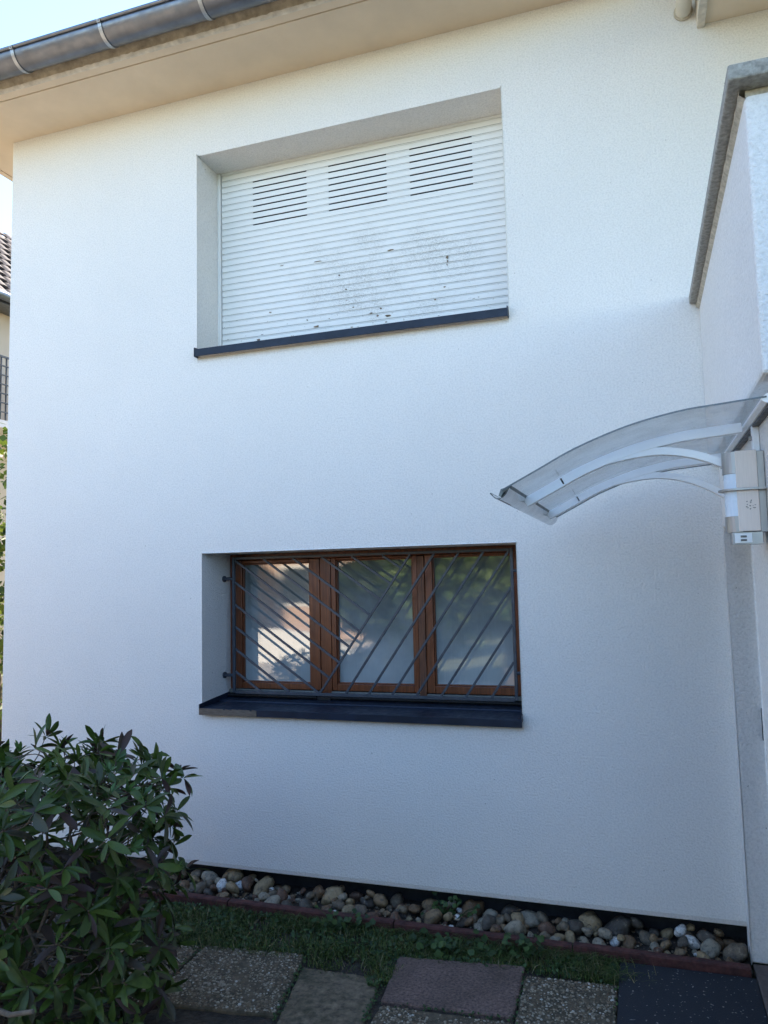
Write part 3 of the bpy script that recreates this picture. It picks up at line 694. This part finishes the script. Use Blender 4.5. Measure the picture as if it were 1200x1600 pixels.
edg = thing('garden_edging', (-1.1, -.23, -.2), 'dark red edging boards holding back the pebbles', 'edging')
xs = [-3.9, -2.35, -1.35, -.42, .385]
for i in range(4):
    a, b = xs[i] + .004, xs[i + 1] - .004; m = MB(); n = 16
    ya = -.245 + random.uniform(-.006, .006); zt = -.082 + random.uniform(-.004, .004); tl = random.uniform(-.004, .004)
    V = []
    for k in range(n + 1):
        x = a + (b - a) * k / n; j = lambda s: .0025 * mnoise.noise(Vector((x * 14, s, i * 3)))
        z = zt + tl * k / n
        V += [(x, ya + j(0), -.22), (x, ya + j(1), z - .006 + j(2)), (x, ya + .008 + j(3), z + j(4)), (x, ya + .044 + j(5), z + j(6)), (x, ya + .048, -.22)]
    for k in range(n):
        for q in range(4): m.add([V[k * 5 + q], V[k * 5 + 5 + q], V[k * 5 + 6 + q], V[k * 5 + q + 1]], [(0, 1, 2, 3)])
    m.add([V[q] for q in range(5)], [(0, 1, 2, 3, 4)]); m.add([V[n * 5 + q] for q in range(5)], [(4, 3, 2, 1, 0)])
    m.build('edging_board', 'brick', edg, weld=True)

# ------------------------------------------------------------------ paving
path = MB(); path.quad((-3.6, -2.2, ZG - .026), (.4, -2.2, ZG - .026), (.4, -.3, ZG - .026), (-3.6, -.3, ZG - .026)); path = tag(path.build('garden_path', 'soil'), kind='structure')
def slab(corners, mat, top, agg=False, seed=0):
    rnd = random.Random(seed); C = [Vector((x, y)) for x, y in corners]; n = 14; ring = []
    for i in range(4):
        a, b = C[i], C[(i + 1) % 4]; nrm = Vector((-(b - a).y, (b - a).x)).normalized()
        for k in range(n):
            p = a.lerp(b, k / n) + nrm * (.009 * mnoise.noise(Vector((seed * 9, i * 4 + k * .9, 0))) + (.006 if k == 0 else 0)); ring.append(p)
    m = MB(); N = len(ring); ctr = sum(ring, Vector((0, 0))) / N
    V = [(p.x, p.y, ZG - .06) for p in ring] + [(p.x, p.y, top - .006) for p in ring]
    inn = [p + (ctr - p).normalized() * .007 for p in ring]; V += [(p.x, p.y, top) for p in inn] + [(ctr.x, ctr.y, top + .001)]
    fs = []
    for i in range(N):
        j = (i + 1) % N; fs += [(i, j, j + N, i + N), (i + N, j + N, j + 2 * N, i + 2 * N), (i + 2 * N, j + 2 * N, 3 * N)]
    m.add(V, fs); o = m.build('paving_slab', mat, path, recalc=True)
    if agg:
        ico = bmesh.new(); bmesh.ops.create_icosphere(ico, subdivisions=1, radius=1); iv = [v.co.copy() for v in ico.verts]; ifc = [[v.index for v in f.verts] for f in ico.faces]; ico.free()
        g = MB(); area = abs((C[1] - C[0]).cross(C[3] - C[0])); cells = {}
        cnt = 0; target = int(area / (.0115 ** 2) * .75)
        for t in range(target * 3):
            if cnt >= target: break
            u, v = rnd.random(), rnd.random(); p = C[0].lerp(C[1], u).lerp(C[3].lerp(C[2], u), v)
            if min(u, v, 1 - u, 1 - v) < .012: continue
            if mnoise.noise(Vector((p.x * 7, p.y * 7, seed))) > .32 and rnd.random() < .75: continue
            key = (round(p.x / .0095), round(p.y / .0095))
            if key in cells: continue
            cells[key] = 1; r = rnd.uniform(.0035, .0085) * (1.3 if rnd.random() < .15 else 1); a = rnd.uniform(0, 6.28); el = rnd.uniform(.65, 1)
            q = Matrix.Rotation(a, 3, 'Z')
            g.add([Vector((p.x, p.y, top + r * .02)) + q @ Vector((w.x * r, w.y * r * el, w.z * r * .62)) for w in iv], ifc, True); cnt += 1
        tag(g.build('aggregate', 'aggregate', o), kind='stuff')
    return o
slab([(-2.20, -1.20), (-1.60, -1.13), (-1.70, -.60), (-2.24, -.66)], 'agg_bed', ZG + .004, True, 1)
slab([(-2.82, -1.27), (-2.215, -1.21), (-2.255, -.665), (-2.84, -.73)], 'agg_bed', ZG + .002, True, 2)
slab([(-1.575, -1.17), (-1.205, -1.12), (-1.262, -.70), (-1.665, -.71)], 'concrete', ZG - .002, False, 3)
slab([(-1.195, -.905), (-.612, -.868), (-.628, -.428), (-1.24, -.505)], 'pinkslab', ZG + .010, False, 4)
slab([(-.600, -.985), (-.197, -.95), (-.200, -.468), (-.616, -.503)], 'agg_bed', ZG + .003, True, 5)
slab([(-1.19, -1.50), (-.605, -1.47), (-.606, -.885), (-1.19, -.920)], 'agg_bed', ZG - .001, True, 6)
slab([(-1.70, -1.75), (-1.20, -1.70), (-1.207, -1.14), (-1.60, -1.19)], 'concrete', ZG - .001, False, 7)
mt = MB(); mt.prism([(-.193, -.95), (.398, -.85), (.401, -.262), (.370, -.256), (-.196, -.266)], 'z', ZG - .03, ZG + .012)
tag(mt.build('door_mat', 'rubber', None, .004, recalc=True), 'black rubber mat flecked with grit at the door', 'mat')
st = MB(); st.box(.404, .70, -1.15, -.1215, ZG - .1, -.1135)
tag(st.build('door_step', 'step', None, .006, recalc=True), 'brown stone doorstep at the foot of the door recess', 'step')

# ------------------------------------------------------------------ grass and weeds
def grass():
    m = MB(); rnd = random.Random(11)
    def hgt(x, y): return ZG - .012
    def density(x, y):
        back = -.242
        front = -.60 if x < -1.28 else (-.50 if x < -.6 else -.46)
        if x < -1.62: front = -.63 + (x + 1.62) * .08
        if -1.27 < x < -.60: front = -.50 + (x + 1.24) * .12
        if y > back or y < front - .03: return 0
        if x > -.19: return 0
        return 1 if y > front else .35
    n = 0
    while n < 17000:
        x = rnd.uniform(-3.0, -.16); y = rnd.uniform(-.75, -.24); d = density(x, y)
        if -1.66 < x < -1.19 and -.95 < y < -.6: d = max(d, .5 if (-1.30 < x < -1.20 or y > -.70) else .06)
        if rnd.random() > d * (.12 + 1.2 * max(0, mnoise.noise(Vector((x * 6, y * 6, 3))) + .35)): continue
        n += 1; L = rnd.uniform(.018, .05) * (1.5 if rnd.random() < .08 else 1); a = rnd.uniform(0, 6.28); lean = rnd.uniform(.2, 1.3); w = rnd.uniform(.0012, .0028)
        d1 = Vector((math.cos(a), math.sin(a), 0)); s = Vector((-d1.y, d1.x, 0)) * w; b = Vector((x, y, hgt(x, y)))
        p1 = b + d1 * L * .4 * math.sin(lean) + Vector((0, 0, L * .5)); p2 = p1 + d1 * L * .7 * math.sin(lean) + Vector((0, 0, L * .5 * math.cos(lean * 1.2)))
        m.add([b - s, b + s, p1 + s, p1 - s, p2], [(0, 1, 2, 3), (3, 2, 4)])
    # dry tufts hanging over the edging
    for (cx, cy, k) in ((-.35, -.26, 300), (-1.75, -.27, 320), (-.55, -.27, 160), (-2.3, -.26, 80), (-1.3, -.27, 200), (-.9, -.27, 140), (-2.0, -.27, 120), (-.25, -.40, 160)):
        for i in range(k):
            x, y = cx + rnd.gauss(0, .10), cy + rnd.gauss(0, .03); L = rnd.uniform(.05, .11); a = rnd.uniform(0, 6.28); w = .0012
            d1 = Vector((math.cos(a), math.sin(a), 0)); s = Vector((-d1.y, d1.x, 0)) * w; b = Vector((x, min(y, -.246), ZG - .01)); pts = [b]
            for t in (.35, .7, 1): pts.append(b + d1 * L * t * t * .9 + Vector((0, 0, L * (t - .55 * t * t))))
            V = [];
            for p in pts[:-1]: V += [p - s, p + s]
            V.append(pts[-1]); m.add(V, [(0, 1, 3, 2), (2, 3, 5, 4), (4, 5, 6)])
    return tag(m.build('grass', 'grass'), 'short mossy grass strip between the edging and the slabs', 'grass', kind='stuff')
grass()
def leaf_disc(m, c, nrm, r, lobes, rnd):
    q = nrm.to_track_quat('Z', 'Y').to_matrix(); a0 = rnd.uniform(0, 6.28); V = [c]
    k = 12
    for i in range(k):
        t = 2 * math.pi * i / k; rr = r * (1 - .22 * abs(math.sin(t * lobes / 2))) * (1 if i else .45); V.append(c + q @ Vector((rr * math.cos(t + a0), rr * math.sin(t + a0), .12 * r * math.cos(2 * t))))
    m.add(V, [(0, i + 1, (i + 1) % k + 1) for i in range(k)], True)
def ground_cover():
    m = MB(); rnd = random.Random(5); n = 0
    while n < 2600:
        x = rnd.uniform(-2.9, -.2); y = rnd.uniform(-.62, -.25)
        dd = mnoise.noise(Vector((x * 4, y * 6, 8)))
        if x > -1.25 and y < -.49: continue
        if dd < -.05 and rnd.random() < .85: continue
        n += 1; h = rnd.uniform(.004, .028); nn = Vector((rnd.gauss(0, .5), rnd.gauss(-.3, .5), 1)).normalized()
        leaf_disc(m, Vector((x, y, ZG + h - .008)), nn, rnd.uniform(.005, .012), 4, rnd)
    for (x0, y0, x1, y1, k) in ((-1.19, -.91, -.61, -.876, 90), (-.607, -.97, -.622, -.50, 60), (-1.215, -1.1, -1.25, -.52, 150), (-1.59, -1.17, -1.685, -.64, 110), (-.198, -.9, -.2, -.47, 30), (-2.21, -1.2, -2.25, -.66, 60), (-2.2, -.63, -1.7, -.58, 260), (-1.24, -.50, -.63, -.42, 160)):
        for i in range(k):
            t = rnd.random(); x = x0 + (x1 - x0) * t + rnd.gauss(0, .009); y = y0 + (y1 - y0) * t + rnd.gauss(0, .009)
            leaf_disc(m, Vector((x, y, ZG + rnd.uniform(-.006, .014))), Vector((rnd.gauss(0, .5), rnd.gauss(-.3, .5), 1)).normalized(), rnd.uniform(.003, .008), 4, rnd)
    return tag(m.build('ground_cover', 'clover'), 'low creeping weeds spread through the grass strip', 'weeds', kind='stuff')
ground_cover()
def weed(cx, cy, zb, k, spread, lr, hmax, label, seed):
    rnd = random.Random(seed); t = thing('weed_plant', (cx, cy, zb), label, 'weed', 'weeds by the edging'); stems = MB(); lv = MB()
    for i in range(k):
        x, y = cx + rnd.gauss(0, spread), cy + rnd.gauss(0, spread * .45); h = rnd.uniform(.2, 1) * hmax
        top = Vector((x, y, zb + h)); base = Vector((cx + (x - cx) * .3, cy + (y - cy) * .3, zb - .01))
        stems.tube([base, base.lerp(top, .5) + Vector((0, 0, h * .2)), top], .0012, 4)
        leaf_disc(lv, top, Vector((rnd.gauss(0, .45), rnd.gauss(-.45, .4), 1)).normalized(), rnd.uniform(.6, 1.1) * lr, 5, rnd)
    stems.build('stems', 'clover', t); lv.build('leaves', 'clover', t)
weed(-1.62, -.29, ZG, 42, .085, .021, .085, 'low leafy weed against the edging below the window mullion', 21)
weed(-1.10, -.05, -.10, 40, .07, .019, .09, 'ivy-like weed growing up among the pebbles under the wall', 22)
weed(-1.03, -.37, ZG, 46, .10, .022, .07, 'broad leaved weed behind the purple slab', 23)
weed(-.66, -.30, ZG, 40, .075, .021, .09, 'leafy weed at the red edging behind the right pebbled slab', 24)
weed(-1.27, -.78, ZG, 16, .03, .012, .035, 'tiny weed in the joint beside the purple slab', 25)

# ------------------------------------------------------------------ rhododendron
bush = thing('rhododendron_bush', (-2.5, -1.6, ZG), 'evergreen bush with long dark green and purplish leaves', 'bush')
def leaf_shape(L, W, droop, fold):
    n = 6; V = []; F_ = []
    wd = [.14, .52, .80, .97, 1.0, .78, .14]
    for i in range(n + 1):
        t = i / n; x = L * t; z = -droop * L * t * t; hw = W * .5 * wd[i]
        sw = .05 * L * math.sin(t * 3 + droop * 9); V += [Vector((x, sw - hw, z + fold * hw)), Vector((x, sw, z)), Vector((x, sw + hw, z + fold * hw * .8))]
    for i in range(n):
        a = i * 3; F_ += [(a, a + 3, a + 4, a + 1), (a + 1, a + 4, a + 5, a + 2)]
    return V, F_
LS = [leaf_shape(1, w_, d, f) for d, f, w_ in ((.05, .18, .31), (.16, .3, .28), (.30, .4, .31), (-.10, .25, .27), (.12, .6, .29), (.42, .5, .28), (.02, .8, .26))]
def bush_build():
    rnd = random.Random(42); cx, cy, hx, hy, zt = -2.58, -1.58, .70, .50, 1.09
    leaves = []; stems = [MB() for _ in range(7)]
    bases = [Vector((cx + rnd.uniform(-.35, .35), cy + rnd.uniform(-.2, .2), ZG - .02)) for _ in range(7)]
    for b, sm in zip(bases, stems): pass
    whorls = []
    def profile(z):       # half-width factor by height
        t = (z + .1) / (zt + .1); return .93 + .05 * math.sin(min(1, t) * 2.6) - (.10 if t > .9 else 0)
    tries = 0
    while len(whorls) < 640 and tries < 60000:
        tries += 1
        z = rnd.uniform(-.02, zt); u, v = rnd.uniform(-1, 1), rnd.uniform(-1, 1); k = profile(z)
        rr = (abs(u) ** 3 + abs(v) ** 3) ** (1 / 3)
        if rr > 1: continue
        zmax = zt - .06 + .07 * mnoise.noise(Vector((u * 3, v * 3, 1))) - .06 * max(0, rr - .7)
        if z > zmax: continue
        shell = rr > .72 or z > zmax - .22
        if not shell and rnd.random() > .22: continue
        if v > 0.5 and z < .6 and rnd.random() < .6: continue
        if z > .55 and rnd.random() < .12: continue
        p = Vector((cx + u * hx * k * (1 + .05 * mnoise.noise(Vector((z * 5, v * 4, 2)))), cy + v * hy * k, z))
        if any((p - q[0]).length < .042 for q in whorls): continue
        top = z > zmax - .15
        out = (Vector((u * .8, v * .8, .45 + (1.0 if top else .25))).normalized() + Vector((rnd.gauss(0, .28), rnd.gauss(0, .28), rnd.gauss(0, .2)))).normalized()
        whorls.append((p, out, top))
    for p, out, top in whorls:
        young = rnd.random() < (.16 if top or rnd.random() < .4 else .05)
        purple = rnd.random() < .05
        n = rnd.randint(5, 9) if not young else rnd.randint(6, 9)
        ref = out.orthogonal().normalized(); oth = out.cross(ref); a0 = rnd.uniform(0, 6.28)
        for i in range(n):
            a = a0 + 2.399 * i + rnd.gauss(0, .25); per = ref * math.cos(a) + oth * math.sin(a)
            th = R(rnd.uniform(18, 45)) if young else R(rnd.uniform(55, 105))
            d = (out * math.cos(th) + per * math.sin(th)); d.z -= .0 if young else rnd.uniform(-.15, .2); d.normalize()
            L = rnd.uniform(.035, .06) if young else rnd.uniform(.065, .12)
            if top and not young and rnd.random() < .12: d = (Vector((rnd.gauss(0, .35), rnd.gauss(0, .35), 1))).normalized()
            nrm = (out - d * out.dot(d)); nrm = nrm.normalized() if nrm.length > .05 else d.orthogonal().normalized()
            nrm = (Quaternion(d, rnd.gauss(0, .45)) @ nrm)
            y = nrm.cross(d).normalized(); Mx = Matrix((d * L, y * L * rnd.uniform(.85, 1.15), nrm * L)).transposed()
            kind = 'young' if young else ('purple' if (purple or rnd.random() < .05) else 'leaf')
            leaves.append((p + d * .006, Mx, rnd.randrange(len(LS)), kind))
    limbs = []
    for j in range(20):
        b = bases[j % 7]; ang = 2 * math.pi * j / 20 + rnd.uniform(-.2, .2); q = rnd.uniform(.45, .9)
        tip = Vector((cx + math.cos(ang) * hx * q, cy + math.sin(ang) * hy * q, rnd.uniform(.45, .95)))
        pts = [b]
        for t in (.2, .4, .6, .8, 1): pts.append(b.lerp(tip, t) + Vector((rnd.gauss(0, .035), rnd.gauss(0, .035), .10 * math.sin(t * 3.14) * rnd.uniform(-1, .6))))
        rad = [.015, .0125, .010, .008, .006, .0035]; stems[j % 7].tube(pts, rad, 7)
        for a_, b_ in zip(pts[1:], pts[2:]):
            for t in (0, .35, .7): limbs.append((a_.lerp(b_, t), j % 7))
    for p, out, top in whorls:
        best, j = min(limbs, key=lambda l: (l[0] - p).length + (.5 if l[0].z > p.z + .03 else 0) + rnd.uniform(0, .08))
        d = p - best; q1 = best.lerp(p, .35) + Vector((rnd.gauss(0, .02), rnd.gauss(0, .02), -.12 * d.length * rnd.random())); q2 = best.lerp(p, .7) + Vector((rnd.gauss(0, .018), rnd.gauss(0, .018), -.05 * d.length))
        stems[j].tube([best, q1, q2, p + out * .004], [.0042, .0034, .0027, .002], 5)
    for sm in stems: sm.build('stem', 'twig', bush)
    # one bare cut branch low on the left
    m = MB(); m.tube([(-2.55, -1.7, -.1), (-2.42, -1.9, .10), (-2.26, -2.02, .26), (-2.12, -2.08, .29), (-2.03, -2.07, .31)], [.016, .014, .011, .009, .008], 8); m.build('stem', 'twig', bush)
    camp = Vector((0, -4.25, 1.75)); key = lambda l: (l[0] - camp).length
    leaves.sort(key=key); big = [l for l in leaves if l[0].x > -2.95][:290]; ids = {id(l) for l in big}; mm = {'leaf': 'leaf_o', 'purple': 'leaf_purple_o', 'young': 'leaf_young_o'}; cache = {}
    for p, Mx, s, kind in big:
        if (s, kind) not in cache:
            g = MB(); g.add(LS[s][0], LS[s][1], True); cache[s, kind] = g.mesh('leaf', mm[kind])
        o = link('leaf', cache[s, kind], bush); mw = Mx.to_4x4(); mw.translation = p
        o.matrix_parent_inverse = Matrix.Translation(-bush.location); o.matrix_basis = mw
    g = MB()
    for l in leaves:
        if id(l) in ids: continue
        p, Mx, s, kind = l; g.k = {'leaf': 0, 'purple': 1, 'young': 2}[kind]
        g.add([p + Mx @ v for v in LS[s][0]], LS[s][1], True)
    tag(g.build('foliage', ['leaf', 'leaf_purple', 'leaf_young'], bush), kind='stuff')
    print('bush leaves', len(leaves), 'whorls', len(whorls))
bush_build()

# ------------------------------------------------------------------ neighbour beyond the left corner
nb = thing('neighbour_house', (-12.6, 8, ZG), 'cream neighbouring house with dark tiled roof seen past the wall corner', 'house')
m = MB(); m.box(-14.5, -10.85, 1.5, 16, ZG, 6.9); m.build('wall', 'n_wall', nb)
rf = MB(); rf.quad((-10.45, 1, 6.80), (-10.45, 16.5, 6.80), (-12.6, 16.5, 9.2), (-12.6, 1, 9.2)); rf.quad((-14.8, 1, 6.8), (-12.6, 1, 9.2), (-12.6, 16.5, 9.2), (-14.8, 16.5, 6.8)); rf.quad((-10.45, 1, 6.8), (-12.6, 1, 9.2), (-14.8, 1, 6.8))
rf = rf.build('roof', 'roof', nb)
tm = None
for i in range(12):
    for j in range(14):
        t = i / 12; x, z = -10.42 - 2.12 * t, 6.86 + 2.36 * t; y = 4.6 + j * .28 + (.14 if i % 2 else 0)
        if tm is None:
            g = MB(); sl = Vector((-.665, 0, .747)); up = Vector((.747, 0, .665)); w2 = Vector((0, .132, 0)); L = sl * .24
            pr = [(-1, .0), (-.5, .03), (0, .038), (.5, .03), (1, 0)]
            for a, b in zip(pr, pr[1:]):
                g.quad(w2 * a[0] + up * (a[1] + .03), w2 * b[0] + up * (b[1] + .03), L + w2 * b[0] + up * b[1], L + w2 * a[0] + up * a[1])
                g.quad(w2 * a[0] + up * (a[1] + .03), w2 * a[0] + up * (a[1]), w2 * b[0] + up * b[1], w2 * b[0] + up * (b[1] + .03))
            tm = g.mesh('roof_tile', 'roof')
        o = link('roof_tile', tm, rf); o.location = (x, y, z)
m = MB(); m.tube([(-10.33, 1, 6.80), (-10.33, 16.5, 6.80)], .085, 10); m.box(-10.85, -10.42, 1, 16.5, 6.70, 6.78); m.build('gutter', 'zinc', nb)
bal = MB(); bal.box(-10.849, -10.15, 2, 12, 4.42, 4.55); bal = bal.build('balcony', 'n_wall_low', nb)
for k in range(44):
    m = MB(); m.bar((-10.2, 4.6 + k * .115, 4.55), (-10.2, 4.6 + k * .115, 5.66), .02, .02, (1, 0, 0)); m.build('railing_bar', 'black', bal)
for z in (4.7, 4.86, 5.02, 5.18, 5.34, 5.50, 5.66): m = MB(); m.bar((-10.2, 4.6, z), (-10.2, 9.7, z), .03 if z > 5.6 else .018, .03, (1, 0, 0)); m.build('railing_rail', 'black', bal)
def crown(m, c, rx, ry, rz_, n, size, seed, squash=.35, zmin=None, drop=0):
    rnd = random.Random(seed); i = 0
    while i < n:
        d = Vector((rnd.gauss(0, 1), rnd.gauss(0, 1), rnd.gauss(0, 1))).normalized(); q = rnd.random() ** .4
        p = Vector((c[0] + d.x * rx * q, c[1] + d.y * ry * q, c[2] + d.z * rz_ * q))
        if mnoise.noise(p * 1.4 + Vector((seed, 0, 0))) < -.12: i += .25; continue
        if zmin is not None and p.z < zmin: i += .2; continue
        i += 1; L = size * rnd.uniform(.6, 1.3); a = Vector((rnd.gauss(0, 1), rnd.gauss(0, 1), rnd.gauss(0, .6) - drop)).normalized(); b = a.orthogonal().normalized(); b = Quaternion(a, rnd.uniform(0, 6.28)) @ b
        m.add([p, p + a * L * .45 + b * L * squash, p + a * L, p + a * L * .45 - b * L * squash], [(0, 1, 2, 3)])
sb = thing('tall_shrub', (-7.2, 3.0, ZG), 'sunlit yellow-green shrub beyond the left corner of the wall', 'shrub')
m = MB(); crown(m, (-7.3, 3.2, 1.7), 1.3, 1.5, 2.15, 4500, .11, 4, .33, ZG); m.build('crown', 'far_leaf', sb)
m = MB()
for k in range(5): m.tube([(-7.3 + .1 * k - .2, 3.1, ZG - .05), (-7.3 + .3 * k - .6, 3.2, 1.6), (-7.3 + .4 * k - .8, 3.2 + .1 * k, 3.2)], [.04, .03, .012], 7)
m.build('trunk', 'bark', sb)
cb = MB(); P = [(-16, 14, 12.35), (-12, 12, 11.9), (-6, 9.0, 9.5), (-2, 7, 7.6)]
cb.tube(P, .012, 6); tag(cb.build('overhead_cable', 'black'), 'thin dark cable crossing the sky under the left eave', 'cable')

# ------------------------------------------------------------------ garden behind the viewer: some mirrored in the panes, some added to shape light
tr = thing('conifer_tree', (-2.2, -6.3, ZG), 'drooping conifer across the garden, mirrored in the right window pane', 'tree')
m = MB(); crown(m, (-2.0, -7.0, 1.9), 2.0, 1.2, 1.15, 12000, .27, 9, .14, .85, .8); m.build('crown', 'conifer', tr)
m = MB(); m.tube([(-2.0, -7.1, ZG - .1), (-2.0, -7.05, 2.0), (-2.0, -7.0, 2.9)], [.15, .11, .03], 10); m.build('trunk', 'bark', tr)
TREES = [(7.6, -5.6, 2.6, 2.4, 'unseen evergreen added to block sky light, beside the balcony, nearest of the row behind the viewpoint'),
         (5.0, -8.2, 2.8, 2.4, 'unseen evergreen added to block sky light, second from the balcony in the row behind the viewpoint'),
         (-5.2, -12.5, 2.5, 1.8, 'round evergreen left of the drooping conifer, mirrored in the middle pane'),
         (1.6, -9.0, 2.3, 1.9, 'unseen evergreen added to block sky light, between the drooping conifer and the taller evergreens')]
for i, (x, y, h, r, lb) in enumerate(TREES):  # all but the round one are unseen, added to block low sky
    tr = thing('offscreen_evergreen', (x, y, ZG), lb, 'tree', 'trees behind the viewpoint')
    m = MB(); crown(m, (x, y, h * .52), r, r * .8, h * .52, 7000, .45, 30 + i, .38, .1); m.build('crown', 'evergreen', tr)
    m = MB(); m.tube([(x, y, ZG - .1), (x + .05, y, h * .4), (x, y, h * .9)], [.2, .15, .05], 10); m.build('trunk', 'bark', tr)
hg = thing('added_hedge_blocker', (2.9, -4.6, ZG), 'unseen dark hedge added beside the viewpoint to block light, in front of the balcony', 'hedge')  # unseen mass added to keep sky light off the lower right wall
m = MB(); crown(m, (3.0, -4.4, 1.1), 1.7, 2.3, 1.8, 7000, .3, 51, .4, ZG); m.build('crown', 'evergreen', hg)
m = MB()
for k in range(5): m.tube([(2.9, -6 + k * .8, ZG - .05), (2.9 + .1 * k - .2, -6 + k * .8, 2.4)], .04, 6)
m.build('trunk', 'bark', hg)
oh = thing('peach_house', (-9, -19, ZG), 'low peach rendered house across the yard, mirrored in the left panes', 'house')
m = MB(); m.box(-14, -7.4, -22, -17, ZG, 2.9); m.build('wall', 'opp_wall', oh)
m = MB(); m.quad((-14.5, -16.6, 2.85), (-7.0, -16.6, 2.85), (-7.0, -19.5, 4.9), (-14.5, -19.5, 4.9)); m.quad((-14.5, -22.4, 2.85), (-7.0, -22.4, 2.85), (-7.0, -19.5, 4.9), (-14.5, -19.5, 4.9)); m.build('roof', 'roof', oh)
for x in (-12.4, -10.3, -8.3):
    m = MB(); m.box(x - .65, x + .65, -17, -16.97, .9, 2.2); f = m.build('window', 'opp_white', oh)
    m = MB(); m.box(x - .55, x + .55, -16.969, -16.955, 1.0, 2.1); m.build('pane', 'glass_clear', f)
gw = MB(); gw.prism([(-8.6, ZG - .1), (-6.1, ZG - .1), (-6.1, ZG + .15), (-6.6, ZG + .42), (-7.3, ZG + .66), (-8.0, ZG + .74), (-8.6, ZG + .74)], 'y', -11.2, -11.0)
tag(gw.build('garden_wall', 'opp_white', None, recalc=True), 'low white garden wall with sloping top, mirrored in the left pane', 'wall')
ch = thing('added_bounce_house', (-12.5, -8, ZG), 'unseen long cream house added for warm bounce light, left of the yard, behind the viewpoint', 'house')  # unseen house added to bounce warm light and cover low sky
m = MB(); m.box(-14, -11, -15, -1.5, ZG, 3.0); m.build('wall', 'n_wall', ch)
m = MB(); m.quad((-10.6, -15.4, 2.95), (-10.6, -1.1, 2.95), (-12.5, -1.1, 4.4), (-12.5, -15.4, 4.4)); m.quad((-14.4, -15.4, 2.95), (-14.4, -1.1, 2.95), (-12.5, -1.1, 4.4), (-12.5, -15.4, 4.4)); m.build('roof', 'roof', ch)
for y in (-12.5, -9, -5.5):
    m = MB(); m.box(-11, -10.97, y - .6, y + .6, 1, 2.2); f = m.build('window', 'opp_white', ch)
    m = MB(); m.box(-10.969, -10.955, y - .5, y + .5, 1.1, 2.1); m.build('pane', 'glass_clear', f)
